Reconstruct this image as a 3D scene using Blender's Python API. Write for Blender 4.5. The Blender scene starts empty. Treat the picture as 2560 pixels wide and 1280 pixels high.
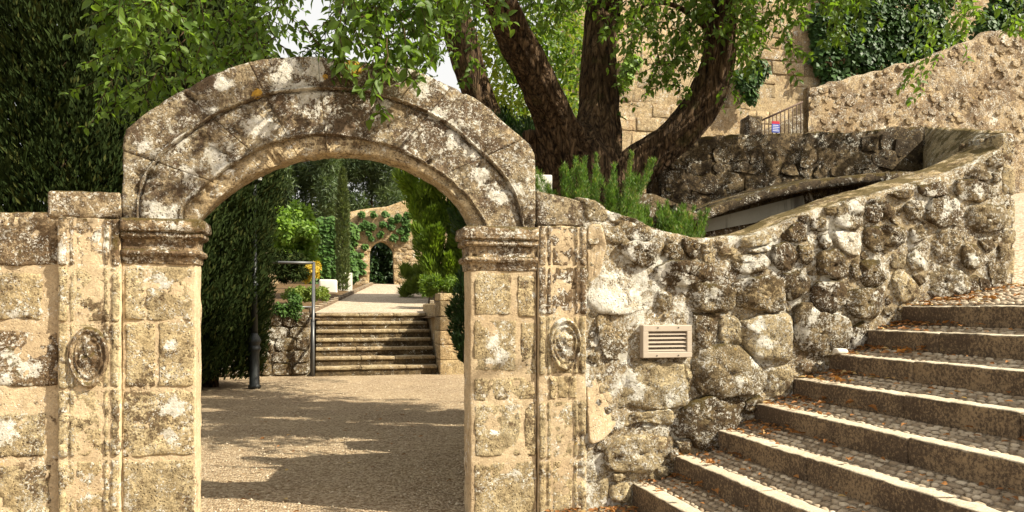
import bpy, math, random
import numpy as np
from mathutils import Matrix, Vector, Euler

random.seed(7); rng = np.random.default_rng(7)
sc = bpy.context.scene
C = sc.collection
R = math.radians

# ------------------------------------------------------------------ camera, sky, sun, exposure
D, EYE, FPX, YAW = 5.6, 1.545, 1950.0, R(13.83)
cam = bpy.data.objects.new('camera', bpy.data.cameras.new('camera')); C.objects.link(cam)
cam.location = (0, -D, EYE); cam.rotation_euler = (R(90), 0, -YAW)
cam.data.sensor_width = 36; cam.data.lens = FPX / 2560 * 36
cam.data.shift_y = 125 / 2560; cam.data.clip_start = .05; cam.data.clip_end = 2000
sc.camera = cam
SUN = Vector((1.25, -.74, 1.28)).normalized()
sun_el = math.asin(SUN.z); sun_az = math.atan2(SUN.x, SUN.y)
world = bpy.data.worlds.new('World'); sc.world = world; world.use_nodes = True
wn = world.node_tree.nodes; wl = world.node_tree.links
sky = wn.new('ShaderNodeTexSky'); sky.sky_type = 'NISHITA'; sky.sun_disc = False
sky.sun_elevation = sun_el; sky.sun_rotation = sun_az
sky.air_density = 1.0; sky.dust_density = 6.0; sky.ozone_density = .6
veil = wn.new('ShaderNodeMix'); veil.data_type = 'RGBA'; veil.inputs['Factor'].default_value = .8      # thin bright high cloud over the blue
veil.inputs[7].default_value = (3.8, 3.65, 3.35, 1); wl.new(sky.outputs[0], veil.inputs[6]); wl.new(veil.outputs[2], wn['Background'].inputs[0]); wn['Background'].inputs[1].default_value = .14
sl = bpy.data.lights.new('sun', 'SUN'); so = bpy.data.objects.new('sun', sl); C.objects.link(so)
sl.energy = 5.0; sl.angle = R(.55); sl.color = (1, .93, .77)
so.rotation_euler = SUN.to_track_quat('Z', 'Y').to_euler(); so.location = (20, -12, 20)
sc.view_settings.view_transform = 'Standard'; sc.view_settings.look = 'None'
sc.view_settings.exposure = 1.05; sc.view_settings.gamma = 1
sc.cycles.use_denoising = True
sc.cycles.max_bounces = 6; sc.cycles.transparent_max_bounces = 6

# ------------------------------------------------------------------ pixel -> place
FW = (math.sin(YAW), math.cos(YAW)); RT = (math.cos(YAW), -math.sin(YAW))
def ray(u, v):
    a = (u - 1280) / FPX
    return FW[0] + RT[0] * a, FW[1] + RT[1] * a, (765 - v) / FPX
def P(u, v, y=0.0):                                  # point on the plane at depth y behind the gateway face
    d = ray(u, v); t = (y + D) / d[1]
    return np.array((t * d[0], y, EYE + t * d[2]))
def PX(u, v, x):
    d = ray(u, v); t = x / d[0]
    return np.array((x, -D + t * d[1], EYE + t * d[2]))

# ------------------------------------------------------------------ noise
def _hash(i, j, k, s):
    n = (i * 374761393 + j * 668265263 + k * 1103515245 + s * 974634777) & 0xffffffff
    n = ((n ^ (n >> 13)) * 1274126177) & 0xffffffff
    n = ((n ^ (n >> 16)) * 2246822519) & 0xffffffff
    return (n ^ (n >> 15)) / 2147483648.0 - 1.0
def vnoise(p, s=0):
    p = np.asarray(p, float); i = np.floor(p).astype(np.int64); f = p - i; f = f * f * (3 - 2 * f)
    r = 0
    for a in (0, 1):
        wa = f[:, 0] if a else 1 - f[:, 0]
        for b in (0, 1):
            wb = f[:, 1] if b else 1 - f[:, 1]
            for c in (0, 1):
                wc = f[:, 2] if c else 1 - f[:, 2]
                r = r + wa * wb * wc * _hash(i[:, 0] + a, i[:, 1] + b, i[:, 2] + c, s)
    return r
def fbm(p, scale, octv=4, s=0, gain=.55):
    p = np.asarray(p, float) * scale; r = 0; a = 1; t = 0
    for o in range(octv):
        r = r + a * vnoise(p + 17.3 * o, s + o); t += a; a *= gain; p = p * 2.03
    return r / t
def vfbm(p, scale, octv=3, s=0):
    return np.stack([fbm(p, scale, octv, s + 11 * k) for k in range(3)], 1)

# ------------------------------------------------------------------ objects
WT = {}
def link(o, parent=None):
    C.objects.link(o)
    if parent is not None:
        o.parent = parent
        o.matrix_parent_inverse = Matrix.Translation(-WT.get(parent.name, Vector((0, 0, 0))))
    return o
def mesh(name, V, F, smooth=True):
    me = bpy.data.meshes.new(name); V = np.asarray(V, np.float32)
    if isinstance(F, np.ndarray):
        n, k = F.shape
        me.vertices.add(len(V)); me.vertices.foreach_set('co', V.ravel())
        me.loops.add(n * k); me.loops.foreach_set('vertex_index', F.ravel().astype(np.int32))
        me.polygons.add(n); me.polygons.foreach_set('loop_start', np.arange(0, n * k, k, dtype=np.int32))
        me.update(calc_edges=True)
    else:
        me.from_pydata(V.tolist(), [], F); me.update()
    me.polygons.foreach_set('use_smooth', np.full(len(me.polygons), smooth, bool))
    return me
def add(name, V, F, mat, parent=None, smooth=True, kind=None):
    me = V if isinstance(V, bpy.types.Mesh) else mesh(name, V, F, smooth)
    if mat is not None and len(me.materials) == 0: me.materials.append(mat)
    o = bpy.data.objects.new(name, me); link(o, parent)
    if kind: o['kind'] = kind
    return o
def tag(o, label, cat, group=None):
    o['label'] = label; o['category'] = cat
    if group: o['group'] = group
    return o
def thing(name, label, cat, loc, group=None):
    o = bpy.data.objects.new(name, None); C.objects.link(o); o.location = [float(c) for c in loc]
    o.empty_display_size = .1
    WT[o.name] = Vector([float(c) for c in loc]); return tag(o, label, cat, group)
def copy_piece(name, me, parent, mat4):
    o = bpy.data.objects.new(name, me); link(o, parent)
    loc, rot, scl = mat4.decompose(); o.location = loc; o.rotation_euler = rot.to_euler(); o.scale = scl
    return o
def join(parts):
    Vs, Fs, n = [], [], 0
    for V, F in parts:
        Vs.append(np.asarray(V, float)); Fs.append(np.asarray(F) + n); n += len(V)
    return np.concatenate(Vs), np.concatenate(Fs)

# ------------------------------------------------------------------ shapes (numpy quads)
def gridfaces(n, m, wrap=False):
    a = np.arange(n * m).reshape(n, m)
    if wrap: a = np.concatenate([a, a[:, :1]], 1)
    return np.stack([a[:-1, :-1].ravel(), a[:-1, 1:].ravel(), a[1:, 1:].ravel(), a[1:, :-1].ravel()], 1)
def dbox(lo, hi, step=.04, amp=.006, r=.012, freq=9, seed=0, fine=.3, edge=None):
    lo = np.array(lo, float); hi = np.array(hi, float); sz = hi - lo
    r = min(r, .45 * sz.min())
    ax = []
    for k in range(3):
        n = max(1, int(round((sz[k] - 2 * r) / step)))
        ax.append(np.concatenate([[lo[k], lo[k] + r * .4], np.linspace(lo[k] + r, hi[k] - r, n + 1), [hi[k] - r * .4, hi[k]]]))
    key = {}; V = []; F = []
    def vid(i, j, k):
        q = (i, j, k)
        if q not in key: key[q] = len(V); V.append((ax[0][i], ax[1][j], ax[2][k]))
        return key[q]
    nx, ny, nz = (len(a) - 1 for a in ax)
    for i in range(nx):
        for j in range(ny):
            F.append((vid(i, j, 0), vid(i, j + 1, 0), vid(i + 1, j + 1, 0), vid(i + 1, j, 0)))
            F.append((vid(i, j, nz), vid(i + 1, j, nz), vid(i + 1, j + 1, nz), vid(i, j + 1, nz)))
    for i in range(nx):
        for k in range(nz):
            F.append((vid(i, 0, k), vid(i + 1, 0, k), vid(i + 1, 0, k + 1), vid(i, 0, k + 1)))
            F.append((vid(i, ny, k), vid(i, ny, k + 1), vid(i + 1, ny, k + 1), vid(i + 1, ny, k)))
    for j in range(ny):
        for k in range(nz):
            F.append((vid(0, j, k), vid(0, j, k + 1), vid(0, j + 1, k + 1), vid(0, j + 1, k)))
            F.append((vid(nx, j, k), vid(nx, j + 1, k), vid(nx, j + 1, k + 1), vid(nx, j, k + 1)))
    V = np.array(V); q = np.clip(V, lo + r, hi - r); d = V - q; L = np.linalg.norm(d, axis=1)
    m = L > 1e-9; V[m] = q[m] + d[m] / L[m][:, None] * r
    if amp:
        V = V + amp * vfbm(V, freq, 3, seed) + amp * fine * vfbm(V, freq * 4, 2, seed + 50)
    return V, np.array(F)
def box(lo, hi):
    x0, y0, z0 = lo; x1, y1, z1 = hi
    V = np.array([(x0,y0,z0),(x1,y0,z0),(x1,y1,z0),(x0,y1,z0),(x0,y0,z1),(x1,y0,z1),(x1,y1,z1),(x0,y1,z1)], float)
    F = np.array([(0,3,2,1),(4,5,6,7),(0,1,5,4),(1,2,6,5),(2,3,7,6),(3,0,4,7)])
    return V, F
def tube(pts, rad, n=12, amp=0., freq=6, seed=0, bark=0.):
    pts = np.array(pts, float); rad = np.array(rad, float)
    T = np.gradient(pts, axis=0); T /= np.linalg.norm(T, axis=1)[:, None] + 1e-9
    up = np.array((0, 1, 0.)) if abs(T[0][1]) < .9 else np.array((1., 0, 0))
    Vs = []; s = np.concatenate([[0], np.cumsum(np.linalg.norm(np.diff(pts, axis=0), axis=1))])
    for i in range(len(pts)):
        a = np.cross(T[i], up); a /= np.linalg.norm(a) + 1e-9; b = np.cross(a, T[i]); up = b
        th = np.arange(n) * 2 * math.pi / n
        rr = np.full(n, rad[i])
        if bark:
            q = np.stack([np.cos(th) * 5, np.sin(th) * 5, np.full(n, s[i] * 1.9)], 1)
            rr = rr * (1 + bark * fbm(q, 1, 3, seed) + bark * .7 * np.abs(vnoise(q * [2.4, 2.4, .9], seed + 5)))
        Vs.append(pts[i] + rr[:, None] * (np.cos(th)[:, None] * a + np.sin(th)[:, None] * b))
    V = np.concatenate(Vs); F = gridfaces(len(pts), n, True)
    V = np.concatenate([V, pts[:1], pts[-1:]]); c0, c1 = len(V) - 2, len(V) - 1
    k = np.arange(n); e = (len(pts) - 1) * n
    F = np.concatenate([F, np.stack([np.full(n, c0), (k + 1) % n, k, k], 1)[:, [0, 1, 2, 2]], np.stack([np.full(n, c1), e + k, e + (k + 1) % n, e + (k + 1) % n], 1)])
    if amp: V = V + amp * vfbm(V, freq, 3, seed)
    return V, fixq(F)
def fixq(F): return F
def tris_ok(F):                                        # quads with a doubled corner -> python list of polygons
    return [tuple(dict.fromkeys(f)) for f in F.tolist()]
def smoothpath(pts, k=6):
    pts = np.array(pts, float); n = len(pts); out = []
    for i in range(n - 1):
        p0, p1, p2, p3 = pts[max(i - 1, 0)], pts[i], pts[i + 1], pts[min(i + 2, n - 1)]
        for t in np.linspace(0, 1, k, endpoint=False):
            out.append(.5 * ((2 * p1) + (-p0 + p2) * t + (2 * p0 - 5 * p1 + 4 * p2 - p3) * t * t + (-p0 + 3 * p1 - 3 * p2 + p3) * t ** 3))
    out.append(pts[-1]); return np.array(out)

# leaves: position, direction, normal, length, width arrays -> mesh arrays
def unit(a): return a / (np.linalg.norm(a, axis=1)[:, None] + 1e-9)
def leaves(Pn, Dn, Nn, L, W, kind='leaf'):
    Dn = unit(Dn); S = unit(np.cross(Dn, Nn)); N2 = np.cross(S, Dn)
    L = np.broadcast_to(L, len(Pn))[:, None]; W = np.broadcast_to(W, len(Pn))[:, None]
    if kind == 'leaf':                                 # ovate, folded on the midrib, tip drooping
        pts = [(0, 0, 0), (.28, .42, .10), (.62, .36, .06), (1, 0, -.16), (.62, -.36, .06), (.28, -.42, .10), (.45, 0, -.02)]
        idx = np.array([(0, 6, 1), (1, 6, 2), (2, 6, 3), (3, 6, 4), (4, 6, 5), (5, 6, 0)])
    elif kind == 'diamond':
        pts = [(0, 0, 0), (.45, .5, .06), (1, 0, -.05), (.45, -.5, .06)]; idx = np.array([(0, 1, 2), (0, 2, 3)])
    else:                                              # blade
        pts = [(0, .5, 0), (0, -.5, 0), (1, 0, 0)]; idx = np.array([(0, 1, 2)])
    k = len(pts)
    V = np.stack([Pn + a * L * Dn + b * W * S + c * L * N2 for a, b, c in pts], 1).reshape(-1, 3)
    F = (np.arange(len(Pn))[:, None, None] * k + idx[None]).reshape(-1, 3)
    return V, F
def rvec(n): return unit(rng.normal(size=(n, 3)))

# ------------------------------------------------------------------ materials
class NT:
    def __init__(s, name):
        s.m = bpy.data.materials.new(name); s.m.use_nodes = True; s.t = s.m.node_tree; s.n = s.t.nodes; s.n.clear()
        s.out = s.n.new('ShaderNodeOutputMaterial'); s.bs = s.n.new('ShaderNodeBsdfPrincipled')
        s.l(s.bs.outputs[0], s.out.inputs[0]); s.geo = s.n.new('ShaderNodeNewGeometry'); s.pos = s.geo.outputs['Position']
    def l(s, a, b): s.t.links.new(a, b)
    def put(s, sock, v):
        if isinstance(v, (int, float)): sock.default_value = v
        elif isinstance(v, (tuple, list)): sock.default_value = (*v, 1) if len(v) == 3 and sock.type == 'RGBA' else v
        else: s.l(v, sock)
    def noise(s, scale, detail=6, rough=.6, vec=None, dist=0.):
        n = s.n.new('ShaderNodeTexNoise'); n.inputs['Scale'].default_value = scale; n.inputs['Detail'].default_value = detail
        n.inputs['Roughness'].default_value = rough; n.inputs['Distortion'].default_value = dist
        s.l(vec if vec is not None else s.pos, n.inputs['Vector']); return n.outputs[0]
    def voro(s, scale, vec=None, feature='F1'):
        n = s.n.new('ShaderNodeTexVoronoi'); n.feature = feature; n.inputs['Scale'].default_value = scale
        s.l(vec if vec is not None else s.pos, n.inputs['Vector']); return n.outputs['Distance']
    def math(s, op, a, b=0., c=None, clamp=False):
        n = s.n.new('ShaderNodeMath'); n.operation = op; n.use_clamp = clamp
        s.put(n.inputs[0], a); s.put(n.inputs[1], b)
        if c is not None: s.put(n.inputs[2], c)
        return n.outputs[0]
    def ramp(s, v, lo, hi, a=0., b=1.):
        n = s.n.new('ShaderNodeMapRange'); n.clamp = True; s.put(n.inputs[0], v)
        for i, q in enumerate((lo, hi, a, b)): s.put(n.inputs[i + 1], q)
        return n.outputs[0]
    def mix(s, f, a, b, mode='MIX'):
        n = s.n.new('ShaderNodeMix'); n.data_type = 'RGBA'; n.blend_type = mode
        s.put(n.inputs['Factor'], f); s.put(n.inputs[6], a); s.put(n.inputs[7], b); return n.outputs[2]
    def scalev(s, v3, off=None):
        n = s.n.new('ShaderNodeMapping'); n.inputs['Scale'].default_value = v3; s.l(s.pos, n.inputs['Vector']); return n.outputs[0]
    def rnd(s): return s.n.new('ShaderNodeObjectInfo').outputs['Random']
    def bump(s, h, strength=.5, dist=.02, nrm=None):
        n = s.n.new('ShaderNodeBump'); n.inputs['Strength'].default_value = strength; n.inputs['Distance'].default_value = dist
        s.l(h, n.inputs['Height'])
        if nrm is not None: s.l(nrm, n.inputs['Normal'])
        s.l(n.outputs[0], s.bs.inputs['Normal']); return n.outputs[0]
    def done(s, col, rough=.9, spec=.2):
        s.put(s.bs.inputs['Base Color'], col); s.put(s.bs.inputs['Roughness'], rough)
        s.bs.inputs['Specular IOR Level'].default_value = spec; return s.m

def stone_mat(name, light=(.52, .42, .27), mid=(.36, .26, .15), dark=(.075, .048, .026), dk=.5, wh=.5, yl=.3, moss=0., bump=.7, var=.12, sc=1., sand=1., spots=(), gold=()):
    t = NT(name); rnd = t.rnd(); light = (light[0], light[1] * .98, light[2] * .90); mid = (mid[0], mid[1] * .98, mid[2] * .90)
    big = t.noise(1.9 * sc, 6, .62); grain = t.noise(64 * sc, 4, .8); medn = t.noise(15 * sc, 8, .76)
    col = t.mix(t.ramp(big, .38, .62), light, mid)
    col = t.mix(t.math('MULTIPLY', t.ramp(medn, .47, .60), .6 * sand), col, tuple(.50 * c for c in mid))
    col = t.mix(t.math('MULTIPLY', t.ramp(medn, .46, .36), .55 * sand), col, tuple(min(.8, 1.30 * c) for c in light))
    col = t.mix(1, col, t.ramp(grain, .36, .62, 1 - .52 * sand, 1 + .20 * sand), 'MULTIPLY')
    col = t.mix(1, col, t.ramp(rnd, 0, 1, 1 - var * 1.6, 1 + var), 'MULTIPLY')
    # dark crust, broken up by the grain
    dn = t.noise(3.1 * sc, 10, .74); dn2 = t.noise(26 * sc, 6, .78)
    dm = t.math('ADD', t.math('ADD', dn, t.math('MULTIPLY', t.math('SUBTRACT', dn2, .5), .75)), t.math('MULTIPLY', t.math('SUBTRACT', rnd, .5), .10))
    lo = .635 - .24 * dk
    dmask = t.ramp(dm, lo, lo + .075)
    dcol = t.mix(t.ramp(t.noise(38 * sc, 5, .8), .38, .62), tuple(.6 * c for c in dark), tuple(2.1 * c for c in dark))
    col = t.mix(t.math('MULTIPLY', dmask, .9), col, dcol)
    # white lichen: crisp ragged rosettes and small speckle
    wv = t.math('ADD', t.noise(6.0 * sc, 12, .80, dist=.5), t.math('MULTIPLY', t.math('SUBTRACT', t.noise(1.7 * sc, 3, .5), .5), .42))
    wt = .665 - .135 * wh
    wm = t.ramp(wv, wt, wt + .018)
    sp = t.ramp(t.noise(33 * sc, 6, .74, dist=.3), .540, .565); spm = t.ramp(t.noise(4.2 * sc, 6, .72), .585 - .15 * wh, .63 - .15 * wh)
    sp2 = t.ramp(t.noise(74 * sc, 4, .7), .555, .58); spm2 = t.ramp(t.noise(7 * sc, 4, .7), .57 - .15 * wh, .63 - .15 * wh)
    wmask = t.math('MAXIMUM', wm, t.math('MAXIMUM', t.math('MULTIPLY', sp, spm), t.math('MULTIPLY', sp2, spm2)))
    def patch(lst):                                     # single big lichen rosettes where the photograph shows them
        m = None; rag = t.math('MULTIPLY', t.math('SUBTRACT', t.noise(11 * sc, 9, .78), .5), 4.2)
        flat = t.scalev((1, 0, 1))
        for u, v, r in lst:
            p = P(u, v, 0.); d = t.n.new('ShaderNodeVectorMath'); d.operation = 'DISTANCE'; t.l(flat, d.inputs[0]); d.inputs[1].default_value = [float(c) for c in p]
            k = t.math('MULTIPLY_ADD', d.outputs['Value'], -FPX / (6.0 * r), 1.); m = k if m is None else t.math('MAXIMUM', m, k)
        return t.ramp(t.math('ADD', m, rag), .30, .42)
    if spots: wmask = t.math('MAXIMUM', wmask, patch(spots))
    wcol = t.mix(t.ramp(t.noise(34 * sc, 5, .75), .35, .62), (.80, .77, .70), (.50, .46, .36))
    col = t.mix(t.math('MULTIPLY', wmask, .95 if wh > 0 else 0), col, wcol)
    if yl:
        ym = t.ramp(t.noise(6.3 * sc, 8, .7, vec=t.scalev((1, 1.3, 1.1))), .70 - .1 * yl, .73 - .1 * yl)
        col = t.mix(t.math('MULTIPLY', ym, .75), col, t.mix(t.noise(20, 3), (.50, .25, .05), (.42, .36, .12)))
    if moss:
        up = t.n.new('ShaderNodeSeparateXYZ'); t.l(t.geo.outputs['Normal'], up.inputs[0])
        mm = t.ramp(t.math('ADD', t.noise(5 * sc, 8, .7), t.math('MULTIPLY', t.ramp(up.outputs[2], 0, .9), .20)), .74 - .2 * moss, .80 - .2 * moss)
        col = t.mix(t.math('MULTIPLY', mm, .85), col, t.mix(t.noise(26, 3), (.050, .038, .010), (.12, .082, .022)))
    if gold: col = t.mix(patch(gold), col, (.52, .30, .05))
    # open pores
    po = t.math('MULTIPLY', t.ramp(t.voro(46 * sc), .30, .16), t.ramp(t.noise(8 * sc, 4, .7), .44, .52))
    col = t.mix(t.math('MULTIPLY', po, .7 * sand), col, tuple(.7 * c for c in dark))
    h = t.math('ADD', t.math('MULTIPLY', grain, .55), t.math('MULTIPLY', medn, 1.3))
    h = t.math('ADD', h, t.math('SUBTRACT', t.math('MULTIPLY', wmask, .14), t.math('MULTIPLY', po, .45)))
    h = t.math('SUBTRACT', h, t.math('MULTIPLY', dmask, .18))
    t.bump(h, bump, .024)
    return t.done(col, .93, .15)

M = {}
ARCH_SPOTS = [(555,210,26),(650,320,46),(535,388,34),(548,415,26),(362,365,24),(770,240,50),(725,175,40),(795,178,36),(1130,345,42),(1200,435,34),(1050,225,32),(955,265,28),(395,530,36),(1240,490,34),(1285,470,28),(1090,290,30),(700,205,32),(450,350,22),(1010,180,26),(1180,380,26)]
PIER_SPOTS = [(30,899,26),(67,924,30),(9,954,24),(15,1085,38),(439,1024,34),(402,707,26),(162,628,26),(262,603,26),(425,860,20),(1235,850,28),(1250,890,24),(1240,1080,16),(1225,905,18),(420,1090,20),(1410,870,26),(1400,805,24)]
WALL_SPOTS = [(1600,690,44),(1640,720,30),(1650,660,34),(1700,712,26),(1560,640,30),(1775,738,24),(1890,900,26),(1875,905,20),(1835,950,22),(1565,945,34),(1590,975,28),(1860,690,26),(1870,655,30),(1905,650,24),(2010,800,30),(2020,780,20),(1990,830,30),(2090,560,40),(2060,590,26),(2130,520,26),(2060,700,22),(2430,480,26),(2390,505,28),(2360,520,24),(2280,640,24),(2300,660,20),(2420,650,22),(1880,820,36),(1900,850,30),(1560,900,20),(1570,520,26),(1530,540,22),(1590,600,26)]
M['pier'] = stone_mat('weathered_limestone', (.58, .48, .31), (.44, .34, .20), dk=.46, wh=.38, yl=.35, bump=.8, spots=PIER_SPOTS)
M['pier_dark'] = stone_mat('crusted_limestone', (.48, .38, .25), (.33, .23, .14), dk=.84, wh=.56, yl=.45, moss=.68, spots=PIER_SPOTS)
M['arch'] = stone_mat('lichen_arch_stone', (.45, .37, .25), (.29, .215, .135), (.072, .048, .030), dk=.76, wh=.58, yl=.30, moss=.25, bump=.9, spots=ARCH_SPOTS, gold=[(882,168,24),(640,235,16),(815,190,14)])
M['intrados'] = stone_mat('pale_intrados_stone', (.56, .46, .31), (.44, .33, .20), dk=.36, wh=.30, yl=.2)
M['rubble'] = stone_mat('lichen_rubble_stone', (.42, .335, .21), (.28, .205, .115), (.062, .041, .020), dk=.74, wh=.60, yl=.25, moss=.35, bump=1., var=.2, spots=WALL_SPOTS)
M['rubble_pale'] = stone_mat('pale_rubble_stone', (.52, .43, .28), (.40, .31, .185), dk=.42, wh=.52, yl=.35, bump=.95, spots=WALL_SPOTS)
M['rubble_white'] = stone_mat('white_crusted_stone', (.60, .53, .42), (.50, .42, .31), dk=.42, wh=1.15, yl=.1, bump=.8)
M['rubble_dark'] = stone_mat('dark_rubble_stone', (.29, .22, .125), (.19, .13, .065), (.05, .032, .017), dk=.86, wh=.56, yl=.3, moss=.5, bump=1., var=.2, spots=WALL_SPOTS)
M['mortar'] = stone_mat('tan_lime_mortar', (.56, .45, .31), (.47, .36, .24), dk=.14, wh=.10, yl=.15, bump=.45, var=.04, sand=.45)
M['mortar_rough'] = stone_mat('rough_wall_mortar', (.46, .37, .245), (.34, .26, .16), dk=.46, wh=.90, yl=.2, moss=.2, bump=.9, var=.05, spots=WALL_SPOTS)
M['planter'] = stone_mat('blackened_wall_stone', (.22, .165, .10), (.15, .105, .06), (.030, .021, .013), dk=.72, wh=.22, yl=.2, moss=.5, bump=1.)
M['capping'] = stone_mat('tan_capping_stone', (.50, .40, .25), (.38, .28, .16), dk=.40, wh=.25, yl=.3, moss=.5)
M['ledge'] = stone_mat('litter_strewn_ledge', (.24, .165, .09), (.17, .11, .058), (.04, .026, .014), dk=.55, wh=.2, yl=.3, moss=.5, bump=1.)
M['step_riser'] = stone_mat('granite_kerb', (.46, .40, .30), (.36, .30, .21), (.12, .085, .055), dk=.38, wh=.10, yl=.25, bump=.5, sc=1.4)
M['castle'] = stone_mat('castle_sandstone', (.54, .43, .28), (.45, .33, .20), (.20, .13, .07), dk=.32, wh=.22, yl=.50, bump=.9, var=.25, sc=.6)
M['retain'] = stone_mat('rough_rendered_rubble', (.47, .37, .245), (.36, .265, .165), (.11, .075, .045), dk=.60, wh=.45, yl=.35, bump=1., var=.25, sc=.8)
M['backwall'] = stone_mat('garden_wall_stone', (.52, .41, .25), (.42, .30, .17), (.10, .07, .04), dk=.30, wh=.10, yl=.4, bump=.9, var=.25, sc=.6)
M['backriser'] = stone_mat('dark_garden_riser', (.19, .14, .08), (.13, .09, .05), (.04, .028, .016), dk=.6, wh=.05, yl=.1, moss=.3, bump=.8)  # darker brown than the garden treads
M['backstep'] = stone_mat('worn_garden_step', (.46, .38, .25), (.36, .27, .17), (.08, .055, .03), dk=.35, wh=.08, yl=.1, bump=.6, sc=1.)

def plain(name, col, rough=.6, var=.15, scale=8, spec=.3, metal=0., bump=0.):
    t = NT(name); n = t.noise(scale, 5, .65)
    c = t.mix(t.ramp(n, .3, .7), tuple(x * (1 - var) for x in col), tuple(min(1, x * (1 + var)) for x in col))
    t.bs.inputs['Metallic'].default_value = metal
    if bump: t.bump(t.noise(scale * 5, 4, .7), bump, .01)
    return t.done(c, rough, spec)
M['vent'] = plain('beige_plastic', (.42, .35, .27), .5, .06, 20)
M['black'] = plain('dark_interior', (.02, .018, .015), .9)
M['screw'] = plain('screw_steel', (.12, .10, .08), .4, .1, 20, .5, .6)
M['iron'] = plain('black_painted_iron', (.014, .017, .016), .5, .2, 12, .5)
M['rail'] = plain('grey_painted_steel', (.10, .10, .10), .4, .15, 10, .5, .3)
M['rust'] = plain('rusty_iron', (.10, .06, .04), .7, .2, 12)
M['white'] = plain('white_plaster', (.62, .58, .50), .85, .12, 5, .2, 0, .3)
M['glass'] = plain('lamp_glass', (.7, .68, .6), .3, .03, 5)
M['sign_blue'] = plain('blue_sign_enamel', (.05, .09, .42), .4, .05, 9)
M['sign_red'] = plain('red_sign_enamel', (.45, .03, .05), .4, .05, 9)
M['sign_white'] = plain('white_sign_print', (.75, .75, .75), .5, .03, 9)

def concrete():
    t = NT('stained_concrete')
    n = t.noise(3, 6, .6); st = t.noise(5, 5, .6, vec=t.scalev((1.1, 1, .12)))
    c = t.mix(t.ramp(n, .3, .7), (.34, .33, .27), (.25, .245, .20))
    c = t.mix(t.math('MULTIPLY', t.ramp(st, .54, .62), .8), c, (.07, .06, .05))
    t.bump(t.noise(60, 4, .6), .3, .01); return t.done(c, .9, .2)
M['concrete'] = concrete()

def gravel(name, a, b, c3, sc=1.):
    t = NT(name); big = t.noise(.7, 6, .65); mid = t.noise(9, 6, .7)
    col = t.mix(t.ramp(big, .38, .62), a, b)
    v = t.n.new('ShaderNodeTexVoronoi'); v.inputs['Scale'].default_value = 48 * sc; t.l(t.pos, v.inputs['Vector'])
    sep = t.n.new('ShaderNodeSeparateColor'); t.l(v.outputs['Color'], sep.inputs[0])
    col = t.mix(t.ramp(sep.outputs[0], .15, 1), t.mix(1, col, (.55, .50, .45), 'MULTIPLY'), t.mix(.35, col, c3))
    col = t.mix(t.math('MULTIPLY', t.ramp(mid, .55, .7), .5), col, (.15, .10, .065))
    h = t.math('ADD', t.math('MULTIPLY', v.outputs['Distance'], -1.0), t.math('MULTIPLY', mid, .8))
    t.bump(h, .9, .02); return t.done(col, .95, .15)
M['gravel'] = gravel('courtyard_gravel', (.34, .25, .155), (.45, .345, .215), (.66, .55, .39))
M['path'] = gravel('pale_path_gravel', (.50, .41, .30), (.57, .48, .36), (.70, .62, .50), .7)
M['soil'] = gravel('leafy_soil', (.13, .085, .045), (.18, .12, .06), (.22, .14, .06))
M['bedding'] = gravel('cobble_bedding', (.29, .225, .15), (.36, .285, .20), (.50, .42, .31), 1.6)

def cobble_mat():
    t = NT('river_cobble'); r = t.rnd(); isl = t.geo.outputs['Random Per Island']
    k = t.math('FRACT', t.math('ADD', r, isl))
    c = t.mix(k, (.28, .205, .13), (.64, .54, .40)); c = t.mix(t.ramp(t.noise(60, 4, .7), .3, .7), t.mix(1, c, (.7, .67, .62), 'MULTIPLY'), c)
    t.bump(t.noise(70, 4, .7), .35, .006); return t.done(c, .75, .3)
M['cobble'] = cobble_mat()
def kerb_mat():
    t = NT('pale_granite_step')
    f = t.noise(70, 4, .75); b = t.noise(2.5, 6, .65); g = t.noise(14, 6, .72)
    c = t.mix(t.ramp(b, .35, .65), (.66, .59, .46), (.54, .46, .34))
    c = t.mix(t.ramp(f, .34, .66), t.mix(1, c, (.60, .56, .50), 'MULTIPLY'), c)
    c = t.mix(t.math('MULTIPLY', t.ramp(g, .54, .66), .4), c, (.22, .16, .10))
    c = t.mix(t.math('MULTIPLY', t.ramp(t.voro(60), .2, .12), .5), c, (.62, .50, .32))
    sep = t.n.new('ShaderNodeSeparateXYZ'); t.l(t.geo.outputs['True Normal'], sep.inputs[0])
    # riser shade put into the colour: steep faces go dark speckled brown
    trodden = t.ramp(sep.outputs[2], .35, .8)
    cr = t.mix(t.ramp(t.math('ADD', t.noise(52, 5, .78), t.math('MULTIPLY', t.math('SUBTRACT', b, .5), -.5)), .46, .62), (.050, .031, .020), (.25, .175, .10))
    c = t.mix(t.math('MULTIPLY', t.math('SUBTRACT', 1, trodden), .94), c, cr)
    t.bump(t.math('ADD', f, g), .4, .012); return t.done(c, .85, .2)
M['kerb'] = kerb_mat()

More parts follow.
